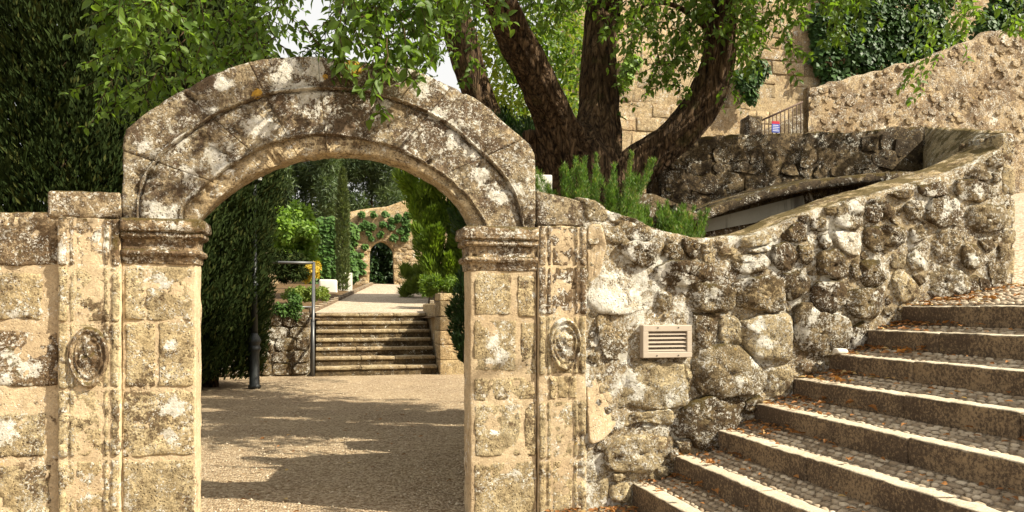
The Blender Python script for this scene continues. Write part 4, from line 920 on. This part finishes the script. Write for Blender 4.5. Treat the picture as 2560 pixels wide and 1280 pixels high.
# second, leaning tree behind it
t2 = thing('leaning_tree', 'slim dark leaning trunk seen just over the crown of the arch', 'tree', P(1300, 640, 5.5))
tlimb('trunk', [(1300,640,50),(1262,470,42),(1225,330,38),(1192,240,36),(1165,150,36),(1142,60,33),(1115,-60,28),(1080,-200,18)], 5.5, 5.2, 9, t2, n=18)
def blobs(centers, radii, n, sizes, flat=1., mode='surface'):
    k = len(centers); w = np.array(radii) ** 2; pick = rng.choice(k, n, p=w / w.sum()); d = rvec(n); rr = np.array(radii)[pick] * np.where(rng.random(n) < .7, rng.uniform(.75, 1.05, n), rng.uniform(.2, .8, n))
    Pn = np.array(centers)[pick] + d * rr[:, None] * [1, 1, flat]; return Pn, d
def foliage(name, centers, radii, n, size, mat, parent, droop=-.3, kind='leaf', wr=.6, flat=1., spread=.7):
    Pn, d = blobs(centers, radii, n, size, flat); Dn = d * .5 + rvec(n) * spread + [0, 0, droop]; Nn = unit(d + rvec(n) * .6 + [0, 0, .4]); L = rng.uniform(.7, 1.3, n) * size
    return add(name, *leaves(Pn, Dn, Nn, L, L * wr, kind), mat, parent, True, 'stuff')
cs = [P(random.uniform(1150, 1440), random.uniform(40, 420), random.uniform(6, 8.5)) for _ in range(46)]; cs = [c for c in cs]
foliage('crown', cs, [random.uniform(.25, .55) for _ in cs], 5200, .10, M['sunleaf'], t2)
cs = [P(random.uniform(1230, 1470), random.uniform(-60, 330), random.uniform(5, 6.5)) for _ in range(26)]
foliage('crown', cs, [random.uniform(.2, .4) for _ in cs], 2000, .09, M['ash'], t2)

# needle shrubs in the planter
def needle_shrub(name, label, bases, hmax, n, mat, y, group=None):
    th = thing(name, label, 'shrub', np.mean(bases, 0), group); Pn, Dn = [], []
    for b in bases:
        h = hmax * random.uniform(.35, 1.15); ln = np.array([random.gauss(0, .30), random.gauss(0, .28), 1.])
        for i in range(n):
            t = random.random() ** .8; Pn.append(b + ln * h * t + rng.normal(0, .018 * (1.4 - t), 3)); q = rvec(1)[0]; q[2] = abs(q[2]) + .8; Dn.append(q)
    Pn = np.array(Pn); Dn = np.array(Dn); L = rng.uniform(.025, .055, len(Pn)); add('foliage', *leaves(Pn, Dn, rvec(len(Pn)), L, L * .11, 'diamond'), mat, th, True, 'stuff'); return th
bs = [np.array((*P(random.uniform(1385, 1575), 560, y_)[:2], P(1480, 590, y_)[2])) for y_ in [random.uniform(.75, 1.3) for _ in range(60)]]
needle_shrub('rosemary_shrub', 'bright green upright needle shrub growing at the foot of the tree', bs, .60, 480, M['rosemary'], 1)
bs = [np.array((*P(random.uniform(1575, 1745), 590, y_)[:2], P(1650, 612, y_)[2])) for y_ in [random.uniform(.7, 1.25) for _ in range(44)]]
needle_shrub('rosemary_shrub', 'low dark green needle shrub in the dip of the wall', bs, .34, 330, M['rosemary'], 1)
o = add('marker_post', *dbox((wx(1338, 450, 1.2), 1.2, 1.9), (wx(1381, 450, 1.2), 1.32, wz(1360, 436, 1.2)), .05, .004, .01, 6, 3), M['white']); tag(o, 'short white post peeping out between arch and tree trunk', 'post')

# ================================================================== CASTLE, RETAINING WALL, IVY
cw = thing('castle_wall', 'high sunlit sandstone castle wall rising behind the big tree', 'wall', P(1750, 500, 16))
YC = 16.; xa, xb = wx(1446, 300, YC), wx(2062, 300, YC); zc0, zc1 = 1.2, wz(1700, -260, YC)
V, F = dbox((xa, YC, zc0), (xb, YC + 1.6, zc1), .35, .05, .05, .8, 2, .5); add('wall_body', V, F, M['castle'], cw)
bmesh_ = [mesh('stone', *dbox((-.5, -.06, -.5), (.5, .3, .5), .34, .035, .05, 2.2, s)) for s in range(8)]
for b in bmesh_: b.materials.append(M['castle'])
z = 5.2; nb = 0
while z < zc1 - .3 and nb < 300:
    h = random.uniform(.30, .46); x = xa + random.uniform(0, .3)
    while x < xb - .4 and nb < 300:
        w = random.uniform(.45, .95)
        if random.random() < .86: copy_piece('stone', bmesh_[nb % 8], cw, Matrix.Translation((x + w / 2, YC + .03 + random.uniform(-.02, .02), z + h / 2)) @ Matrix.Diagonal((w - .03, .6, h - .03, 1))); nb += 1
        x += w
    z += h
tw_ = thing('castle_tower', 'ivy draped castle tower wall above the sloping retaining wall', 'tower', P(2350, 400, 17))
x2 = wx(2760, 300, 17); V, F = dbox((xb - .2, 17., 1.2), (x2, 19.5, wz(2300, -200, 17)), .4, .12, .1, .9, 12, .5); add('wall_body', V, F, M['castle'], tw_)
for k in range(60):
    u, v = random.uniform(1975, 2600), random.uniform(-20, 260); p = P(u, v, 17.); copy_piece('stone', bmesh_[k % 8], tw_, Matrix.Translation((p[0], 17.06, p[2])) @ Matrix.Rotation(random.uniform(-.1, .1), 4, 'Y') @ Matrix.Diagonal((random.uniform(.4, .8), .6, random.uniform(.25, .45), 1)))
def ivy(label, lobes, y, n, size, mat, stems=True):
    th = thing('ivy', label, 'ivy', P(lobes[0][0], lobes[0][1], y)); cs = []; rs = []
    for u, v, r in lobes: p = P(u, v, y); cs.append(p); rs.append(abs(P(u + r, v, y)[0] - p[0]))
    Pn, d = blobs(cs, rs, n, size); Pn[:, 1] = y + (Pn[:, 1] - y) * .55; L = rng.uniform(.7, 1.3, n) * size
    Dn = rvec(n) * .6 + [0, -.25, -.8]; Nn = unit(d * .8 + rvec(n) * .4 + [.2, -.8, .6]); add('foliage', *leaves(Pn, Dn, Nn, L, L * .85, 'diamond'), mat, th, True, 'stuff'); return th
lob = [(random.uniform(2035, 2370), random.uniform(-30, 150), random.uniform(26, 48)) for _ in range(46)] + [(2080, 200, 30), (2060, 150, 32), (2120, 190, 32), (2180, 170, 30), (2240, 140, 28), (2060, 235, 22), (2110, 222, 20)]
ivy('dense dark ivy hanging over the tower above the retaining wall', lob, 15.75, 17000, .17, M['ivy'])
ivy('clump of ivy at the upper edge of the retaining wall', [(random.uniform(2450, 2600), random.uniform(-10, 75), random.uniform(20, 40)) for _ in range(14)], 15.5, 4000, .17, M['ivy'])
ivy('small ivy trailing down the castle wall beside the gate', [(1870, 215, 22), (1880, 240, 16), (1885, 190, 26), (1850, 190, 20), (1900, 170, 24)], 15.6, 900, .15, M['ivy'])
ivy('tuft of green growing out of the castle wall', [(1565, 190, 18), (1575, 160, 20), (1590, 150, 14)], 15.8, 400, .16, M['bright'])
rt = thing('retaining_wall', 'rough tan retaining wall with a slanting top along the ramp', 'wall', P(2300, 480, 9.))
tq = np.array([P(u, v, 9.) for u, v in ((2024,224),(2060,214),(2110,200),(2180,182),(2260,156),(2320,146),(2390,112),(2450,92),(2510,72),(2560,62),(2700,20),(2860,-20))]); rows = []
for x in np.arange(tq[0, 0], tq[-1, 0], .055):
    zt = np.interp(x, tq[:, 0], tq[:, 2]) + .05 * vnoise(np.array([[x * 3, 0, 0]]))[0]
    rows.append([(x, 9., .9 + (zt - .9) * k) for k in np.linspace(0, 1, 90)] + [(x, 9.12, zt + .03), (x, 9.22, zt), (x, 9.22, .9)])
rows = np.array(rows); n_, m_ = rows.shape[:2]; V = rows.reshape(-1, 3); V = V + .05 * vfbm(V, 2.2, 4, 4) + .020 * vfbm(V, 7, 3, 5) + .012 * vfbm(V, 20, 2, 6); add('wall_body', V, gridfaces(n_, m_).tolist() + [tuple(range(m_))], M['retain'], rt)
for k in range(420):
    u, v = random.uniform(2030, 2600), 60 + 360 * random.random() ** 1.2; p = P(u, v, 9.)
    if p[2] > np.interp(p[0], tq[:, 0], tq[:, 2]) - .06: continue
    r = random.uniform(.05, .16) * random.uniform(.6, 1); kk = 7
    q = [(p[0] + r * math.cos(t) * random.uniform(.75, 1.2), p[2] + r * .65 * math.sin(t) * random.uniform(.75, 1.15)) for t in [i * 2 * math.pi / kk for i in range(kk)]]
    add('stone', *pillow(q, .010 + r * .04, 7000 + k, 14, 8.985), M['retain'], rt)
# gate railing with its notice
gr = thing('gate_railing', 'rusty iron stair railing between castle wall and retaining wall', 'railing', P(1960, 345, 10))
def bar(a, b, r, mat, parent, name, n=6): V, F = tube([a, (np.array(a) + b) / 2, b], [r] * 3, n); return add(name, V, tris_ok(F), mat, parent)
bar(P(1895, 305, 10), P(2026, 246, 10), .022, M['rust'], gr, 'handrail'); bar(P(1895, 352, 10), P(2026, 346, 10), .02, M['rust'], gr, 'rail')
for i in range(13):
    u = 1902 + i * 10; vt = 305 + (u - 1895) * (246 - 305) / 131; bar(P(u, vt, 10), P(u, 352, 10), .012, M['rust'], gr, 'baluster')
V, F = dbox((wx(1902, 300, 10.6), 10.6, .9), (wx(2028, 300, 10.6), 10.9, wz(1960, 300, 10.6)), .15, .03, .03, 3, 8); V[:, 2] += np.where(V[:, 2] > 4.5, (V[:, 0] - wx(1965, 300, 10.6)) * .42, 0); o = add('stair_wall', V, F, M['retain']); tag(o, 'brownish sloping wall seen through the rusty railing', 'wall')
V, F = dbox((wx(1866, 330, 9.8), 9.7, .9), (wx(1902, 330, 9.8), 10.1, wz(1884, 292, 9.8)), .08, .05, .04, 4, 6); o = add('gate_pillar', V, F, M['planter']); tag(o, 'short crumbling dark stone pillar at the end of the railing', 'pillar')
sg = thing('notice_sign', 'small blue and red notice fixed to the rusty railing', 'sign', P(1939, 331, 9.95)); a, b = P(1929, 331, 9.95), P(1948, 304, 9.95)
add('panel', *box((a[0], 9.93, a[2]), (b[0], 9.95, b[2] - .25 * (b[2] - a[2]))), M['sign_blue'], sg, False); add('header', *box((a[0], 9.93, b[2] - .25 * (b[2] - a[2]) + .001), (b[0], 9.95, b[2])), M['sign_red'], sg, False)
for i in range(4): zl = a[2] + (.12 + .16 * i) * (b[2] - a[2]); add('text_line', *box((a[0] + .015, 9.926, zl), (b[0] - .015 - .02 * (i % 2), 9.9295, zl + .012)), M['sign_white'], sg, False)

# ================================================================== CYPRESSES, LAMP, BACKGROUND GARDEN
def cypress(label, x, y, rad, H, n, mat, z0=0., group=None, size=.095, name='cypress_tree', base=.15):
    th = thing(name, label, 'tree', (x, y, z0), group); V, F = tube([(x, y, z0 - .05), (x, y, z0 + H * .4), (x, y, z0 + H * .9)], [rad * .13, rad * .1, .02], 8, .01); add('trunk', V, tris_ok(F), M['bark'], th)
    t = rng.random(n) ** .85; z = z0 + base + t * (H - base); prof = np.clip(np.minimum(1, .72 + 1.6 * t) * np.minimum(1, (1.02 - t) * 2.6), .03, 1)
    an = rng.uniform(0, 2 * math.pi, n); q = np.stack([np.cos(an) * 1.7, np.sin(an) * 1.7, z * .75], 1); lobe = 1 + .34 * fbm(q, 1., 3, int(x * 10) % 50 + 3)
    rr = rad * prof * lobe * np.where(rng.random(n) < .72, rng.uniform(.84, 1.03, n), rng.uniform(.4, .9, n))
    Pn = np.stack([x + rr * np.cos(an), y + rr * np.sin(an), z], 1); o_ = np.stack([np.cos(an), np.sin(an), 0 * an], 1)
    Dn = o_ * .55 + rvec(n) * .45 + [0, 0, .75]; L = rng.uniform(.6, 1.4, n) * size; big = rng.random(n) < (.07 if size < .12 else 0); L[big] *= 4.; Pn[big] = np.array((x, y, 0)) * [1, 1, 0] + (Pn[big] - [x, y, 0]) * [.78, .78, 1]; add('crown', *leaves(Pn, Dn, unit(o_ + rvec(n) * .7), L, L * .30, 'diamond'), mat, th, True, 'stuff'); return th
pc = P(560, 900, 10.4); cypress('tall dark cypress beside the lamp post inside the gateway', pc[0] - .25, 10.4, 1.2, 9.5, 110000, M['cypress'])
pc = P(150, 500, 7.6); cypress('broad dark cypress rising behind the low ashlar wall', pc[0], 7.8, 1.35, 10.5, 120000, M['cypress'])
pc = P(395, 500, 9.6); cypress('tall dark cypress standing between two others behind the gateway', pc[0], 9.6, 1.35, 11, 90000, M['cypress'])
# lamp post
lpz = P(636, 970, 0); d_ = ray(636, 970); tt = EYE / -d_[2]; LX, LY = tt * d_[0], -D + tt * d_[1]
lm = thing('lamp_post', 'black iron lamp post with ribbed base standing on the gravel', 'lamp post', (LX, LY, 0))
def lathe(prof, x, y, n=20): 
    V = np.array([(x + r * math.cos(i * 2 * math.pi / n), y + r * math.sin(i * 2 * math.pi / n), z) for z, r in prof for i in range(n)]); return V, gridfaces(len(prof), n, True).tolist() + [tuple(range(n))[::-1], tuple((len(prof) - 1) * n + np.arange(n))]
add('base', *lathe([(0, .115), (.05, .115), (.07, .095), (.66, .088), (.70, .10), (.72, .118), (.76, .118), (.78, .10), (.82, .095), (.86, .118), (.90, .122), (.96, .095), (1.02, .06), (1.05, .055)], LX, LY), M['iron'], lm)
add('shaft', *lathe([(1.04, .062), (1.9, .055), (1.92, .07), (1.96, .07), (1.98, .05), (3.6, .042), (3.62, .06), (3.68, .06), (3.7, .04), (3.85, .04)], LX, LY), M['iron'], lm)
lh = add('lantern', *lathe([(3.84, .05), (3.88, .10), (3.9, .12), (4.26, .20), (4.28, .22), (4.40, .14), (4.5, .05), (4.56, .03), (4.6, .01)], LX, LY, 6), M['iron'], lm, False)
add('glass', *lathe([(3.92, .128), (4.24, .202)], LX, LY, 6), M['glass'], lh, False)

# back stairs
bs_ = thing('garden_stairs', 'seven worn stone steps climbing to the pale garden path', 'stairs', ((SX0 + SX1) / 2, YS, 0))
for i in range(NST):
    zt = RIS * (i + 1); y0 = YS + TRD * i; x = SX0 + .04 * 0; k = 0
    cuts = [SX0, SX0 + random.uniform(.8, 1.2), SX0 + random.uniform(1.7, 2.1), SX1]
    for a, b in zip(cuts[:-1], cuts[1:]):
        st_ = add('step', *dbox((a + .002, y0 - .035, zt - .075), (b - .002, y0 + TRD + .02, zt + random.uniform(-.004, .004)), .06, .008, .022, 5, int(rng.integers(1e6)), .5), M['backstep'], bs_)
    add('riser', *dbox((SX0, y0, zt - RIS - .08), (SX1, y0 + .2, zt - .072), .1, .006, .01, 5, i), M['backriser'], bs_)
# flanking walls
fl = thing('flank_wall', 'rough rubble retaining wall left of the garden stairs', 'wall', (-1.5, YS + .3, 0))
V, F = dbox((-9, YS + .28, -.1), (SX0 - .12, YS + .75, 1.40), .09, .03, .04, 3, 9); add('wall_body', V, F, M['rubble_dark'], fl)
x = SX0 - .15; 
for row in range(5):
    z = .02 + row * .27; x = SX0 - .14
    while x > -4.2:
        w = random.uniform(.2, .5); q = [(x, z + .01), (x - w * .5, z - .01), (x - w, z + .02), (x - w - .01, z + .13), (x - w * .95, z + .24), (x - w * .45, z + .26), (x - .02, z + .24), (x + .01, z + .12)]
        add('stone', *pillow([(a + random.uniform(-.02, .02), b + random.uniform(-.02, .02)) for a, b in q], .05, 8000 + int(x * 97) + row * 13, 16, YS + .28), M['rubble_dark'], fl); x -= w + .025
pr = thing('flank_pillar', 'pale ashlar end pillar at the right of the garden stairs', 'pillar', (2.95, YS + .2, 0))
xr0, xr1 = SX1 + .02, SX1 + .72
for row, (za, zb_) in enumerate([(0, .32), (.32, .66), (.66, .98), (.98, 1.30), (1.30, 1.66), (1.66, 1.84)]):
    add('block', *dbox((xr0, YS - .25, za + (.004 if row else -.05)), (xr1, YS + .55, zb_ - .004), .07, .010, .02, 4, 60 + row, .6), M['backwall'], pr)
add('wall_body', *dbox((xr0 + .03, YS + .52, -.05), (xr1 - .1, YS + 3.0, 1.6), .12, .02, .03, 3, 71), M['backwall'], pr)
# handrail on the left of the stairs
hr = thing('handrail', 'grey steel handrail beside the garden stairs', 'handrail', (SX0 - .06, YS, 0)); hx = SX0 - .05
pb = np.array((hx, YS - .05, 0)); pt_ = np.array((hx, YS + 2.45, RIS * 7))
bar(pb, pb + [0, 0, 1.2], .034, M['rail'], hr, 'post', 8); bar(pt_, pt_ + [0, 0, 1.27], .034, M['rail'], hr, 'post', 8)
bar(pb + [0, 0, 1.2], pt_ + [0, 0, 1.27], .034, M['rail'], hr, 'rail', 8); bar(pb + [0, 0, .6], pt_ + [0, 0, .62], .024, M['rail'], hr, 'rail', 8)
bar(pt_ + [0, 0, 1.27], pt_ + [-1.3, 0, 1.27], .034, M['rail'], hr, 'rail', 8); bar(pt_ + [0, 0, .16], pt_ + [-1.3, 0, .16], .022, M['rail'], hr, 'rail', 8); bar(pt_ + [-1.3, 0, 0], pt_ + [-1.3, 0, 1.27], .034, M['rail'], hr, 'post', 8)
# path kerbs
for side in (-1, 1):
    y = 14.75; kt = thing('path_kerb', 'pale kerb stones edging the ' + ('planted' if side < 0 else 'shrubby') + ' side of the garden path', 'kerb', (pathx(14.7) + side * 1.5, 14.75, 1.36))
    while y < 33.5:
        xk = pathx(y + .4) + side * 1.52; z = float(Hb(0, y)); V, F = dbox((-.07, 0, -.12), (.07, .78, .11), .12, .008, .02, 5, int(y * 7)); V[:, 0] += xk + V[:, 1] * .14; V[:, 1] += y; V[:, 2] += z + .03; add('kerb_stone', V, F, M['kerb'], kt); y += .8
# ivy-grown garden wall with pointed doorway
YG = 34.
gw = thing('garden_wall', 'ivy grown stone garden wall pierced by a pointed doorway', 'wall', P(950, 712, YG))
dz0 = wz(955, 716, YG); dx0, dx1 = wx(921, 690, YG), wx(988, 690, YG); dspr, dap = wz(955, 645, YG), wz(955, 604, YG); cxm = (dx0 + dx1) / 2; hw = (dx1 - dx0) / 2
gtp = np.array([P(u, v, YG) for u, v in ((560,560),(700,556),(790,548),(840,542),(880,528),(930,520),(970,516),(1010,500),(1060,492),(1150,480),(1300,470))]); rows = []
def door_top(x): 
    q = abs(x - cxm) / hw; return dspr + (dap - dspr) * math.sqrt(max(0, 1 - q ** 1.7)) if q < 1 else -1
Vw, Fw = [], []
xsg = np.unique(np.concatenate([np.arange(gtp[0, 0], dx0, .3), np.linspace(dx0, dx1, 19), np.arange(dx1, gtp[-1, 0], .3)])); cols = []
for x in xsg:
    zt = np.interp(x, gtp[:, 0], gtp[:, 2]); bz = door_top(x) if dx0 + 1e-6 < x < dx1 - 1e-6 else 1.6; cols.append([(x, YG, bz + (zt - bz) * k) for k in np.linspace(0, 1, 18)] + [(x, YG + .35, zt + .03), (x, YG + .7, zt), (x, YG + .7, bz), (x, YG + .35, bz)])
for e in (dx0, dx1):                                     # doubled columns at the jambs so the opening has square sides
    pass
cols = np.array(cols); n_, m_ = cols.shape[:2]; V = cols.reshape(-1, 3); V = V + .03 * vfbm(V, 1.6, 3, 4)
F = gridfaces(n_, m_, True); add('wall_body', V, F, M['backwall'], gw)
for k in range(110):
    u = random.choice([random.uniform(870, 918), random.uniform(992, 1040), random.uniform(992, 1040)]); v = random.uniform(600, 712); p = P(u, v, YG); w, h = random.uniform(.22, .5), random.uniform(.12, .2)
    copy_piece('stone', bmesh_[k % 8], gw, Matrix.Translation((p[0], YG - .0, p[2])) @ Matrix.Diagonal((w, .5, h, 1)))
add('threshold', *dbox((dx0 - .1, YG - .35, dz0 - .2), (dx1 + .1, YG + .5, dz0 + .06), .2, .02, .03, 3, 2), M['backstep'], gw)
def blobtree(name, label, lobes, y, n, size, mat, trunk=None, yr=1., cat='tree', kind='leaf', wr=.6, droop=-.3, group=None, yflat=1.):
    cs, rs = [], []
    for u, v, r in lobes: yy = y + random.uniform(-yr, yr); p = P(u, v, yy); cs.append(p); rs.append(abs(P(u + r, v, yy)[0] - p[0]))
    b = np.mean(cs, 0); zlow = min(c[2] - r for c, r in zip(cs, rs)); th = thing(name, label, cat, (b[0], b[1], zlow if trunk is None else trunk), group)
    if trunk is not None:
        V, F = tube([(b[0], b[1], trunk), (b[0] + .1, b[1], (trunk + b[2]) / 2), (b[0], b[1], b[2] + .3)], [.16, .12, .05], 8, .02); add('trunk', V, tris_ok(F), M['bark'], th)
    foliage('crown' if cat == 'tree' else 'foliage', cs, rs, n, size, mat, th, droop, kind, wr); return th
def U(a, b): return random.uniform(a, b)
ivy('thick glossy ivy covering the garden wall left of the doorway', [(U(795, 878), U(556, 690), U(13, 22)) for _ in range(56)] + [(U(760, 830), U(560, 690), 22) for _ in range(20)], YG - .25, 15000, .22, M['ivy_far'])
ivy('sparse ivy tufts spotted over the wall above the doorway', [(U(890, 1040), U(530, 600), U(3, 8)) for _ in range(36)] + [(U(880, 915), U(600, 690), U(4, 8)) for _ in range(12)], YG - .15, 3600, .18, M['ivy_far'])
cypress('slim pale green cypress in front of the ivy grown wall', wx(857, 640, 27.), 27., .21, wz(857, 425, 27.) - 2.1, 5200, M['palegreen'], 2.1, None, .16, base=.05)
blobtree('creeper_bush', 'bright lime green leafy bush left of the garden path', [(U(690, 780), U(525, 660), U(16, 28)) for _ in range(34)], 21., 8500, .17, M['bright'], None, .8, 'shrub')
blobtree('dark_conifer', 'dark drooping conifer bough behind the handrail', [(U(690, 770), U(640, 690), U(8, 18)) for _ in range(16)], 16.5, 3500, .14, M['cypress'], None, .4, 'shrub', 'diamond', .3)
blobtree('flower_bush', 'yellow flowering bush behind the handrail', [(U(745, 790), U(665, 700), U(6, 12)) for _ in range(14)], 18., 1600, .08, M['yellow'], None, .3, 'shrub')
blobtree('garden_hedge', 'low green clipped hedge left of the path kerb', [(U(705, 815), U(722, 745), U(7, 11)) for _ in range(30)], 17., 5200, .07, M['grass'], None, 1., 'hedge')
blobtree('leafy_shrub', 'small green shrub spilling over the left flank wall', [(U(690, 745), U(735, 800), U(8, 16)) for _ in range(16)], 12.6, 2200, .07, M['ivy_far'], None, .2, 'shrub')
pl = [(U(690, 970), U(330, 545), U(18, 42)) for _ in range(60)]
for k, (ua, ub, lab) in enumerate([(690, 850, 'grey green pine beyond the garden wall, left of the slim cypress'), (850, 1000, 'dark pine beyond the garden wall, right of the slim cypress'), (560, 700, 'pine beyond the garden wall hidden mostly by the dark cypress')]):
    blobtree('pine_tree', lab, [(U(ua, ub), U(330, 548) if k < 2 else U(380, 540), U(20, 36)) for _ in range(46)], 52 + 4 * k, 24000, .42, M['pine'], 2.5, 3., 'tree', 'diamond', .16, 0., 'pines beyond the garden wall')
blobtree('dark_shrub', 'dark mixed foliage filling the view through the pointed doorway', [(U(905, 1005), U(600, 712), U(12, 22)) for _ in range(40)], 38.5, 6000, .24, M['hedge'], None, .6, 'shrub')
# feathery thuja right of the path
def thuja(label, lobes, y, n, mat, yr, size=.2, name='thuja_tree'):
    cs = [(P(u, v, y + random.uniform(-yr, yr)), r) for u, v, r in lobes]; b = np.mean([c for c, _ in cs], 0); th = thing(name, label, 'tree', (b[0], b[1], 1.4)); Pn, Dn = [], []
    V, F = tube([(b[0] + .2, b[1], 1.2), (b[0] + .2, b[1], b[2] + 1)], [.12, .03], 8); add('trunk', V, tris_ok(F), M['bark'], th)
    for c, r in cs:
        ax_ = np.array([random.gauss(-.35, .35), random.gauss(-.2, .35), 1.0]); ax_ /= np.linalg.norm(ax_); Lp_ = r / FPX * (y + D) * 2.2
        s = rng.random(n // len(cs)); wv = (1 - s) ** .7 * Lp_ * .32 + .02; off = rvec(len(s)) * wv[:, None]
        Pn.append(c + ax_ * (s * Lp_)[:, None] + off); Dn.append(ax_ * 1.1 + off / (wv[:, None] + .01) * .6 + rvec(len(s)) * .25)
    Pn = np.concatenate(Pn); Dn = np.concatenate(Dn); L = rng.uniform(.6, 1.4, len(Pn)) * size; add('crown', *leaves(Pn, Dn, rvec(len(Pn)), L, L * .24, 'diamond'), mat, th, True, 'stuff')
def tl(): 
    v = U(440, 725); lo = np.interp(v, [440, 560, 650, 725], [1000, 1045, 1072, 1085]); return (lo + (1230 - lo) * random.random() ** 1.2, v, U(14, 32))
thuja('feathery yellow green thuja right of the garden path', [tl() for _ in range(150)], 19.5, 46000, M['thuja'], 1.3)
thuja('dark green conifer hugging the inner side of the right pier', [(U(1150, 1300), U(470, 930), U(14, 34)) for _ in range(110)] + [(U(1200, 1335), U(330, 520), U(20, 36)) for _ in range(60)] + [(U(1148, 1175), U(860, 945), 8) for _ in range(10)], 5.2, 26000, M['hedge'], .9, .09, 'conifer_shrub')  # hidden upper lobes added to break the straight shadow edge on the gravel
blobtree('dry_grass_tuft', 'tall yellowish grass tuft beside the doorway path', [(U(1010, 1060), U(670, 740), U(6, 12)) for _ in range(26)], 22, 3600, .26, M['grass'], None, .8, 'grass', 'diamond', .08, .9)
blobtree('juniper_shrub', 'bright spreading juniper above the end pillar', [(U(1060, 1150), U(700, 728), U(8, 14)) for _ in range(22)], 16.2, 4200, .12, M['thuja'], None, .5, 'shrub', 'diamond', .3, .1)
# white stone block and basin
o = add('stone_block', *dbox((wx(845, 700, 28), 27.6, 2.0), (wx(880, 700, 28), 28.4, wz(862, 683, 28)), .2, .01, .03, 4, 4), M['white']); tag(o, 'pale square stone block at the foot of the slim cypress', 'block')
V, F = dbox((wx(797, 700, 26), 25.6, 1.9), (wx(843, 700, 26), 26.6, wz(820, 699, 26)), .2, .02, .08, 3, 4); o = add('stone_basin', V, F, M['white']); tag(o, 'low white rounded stone basin beside the garden path', 'basin')
# far wooded rise that closes the horizon
xs_ = np.linspace(-160, 200, 90); ys_ = np.linspace(70, 160, 24)
sheet('hill', xs_, ys_, lambda x, y: 2 + 7 * np.clip((y - 70) / 50, 0, 1) + 1.2 * n2(x, y, .08, 6), M['pine'])
print('OBJS', len(bpy.data.objects))
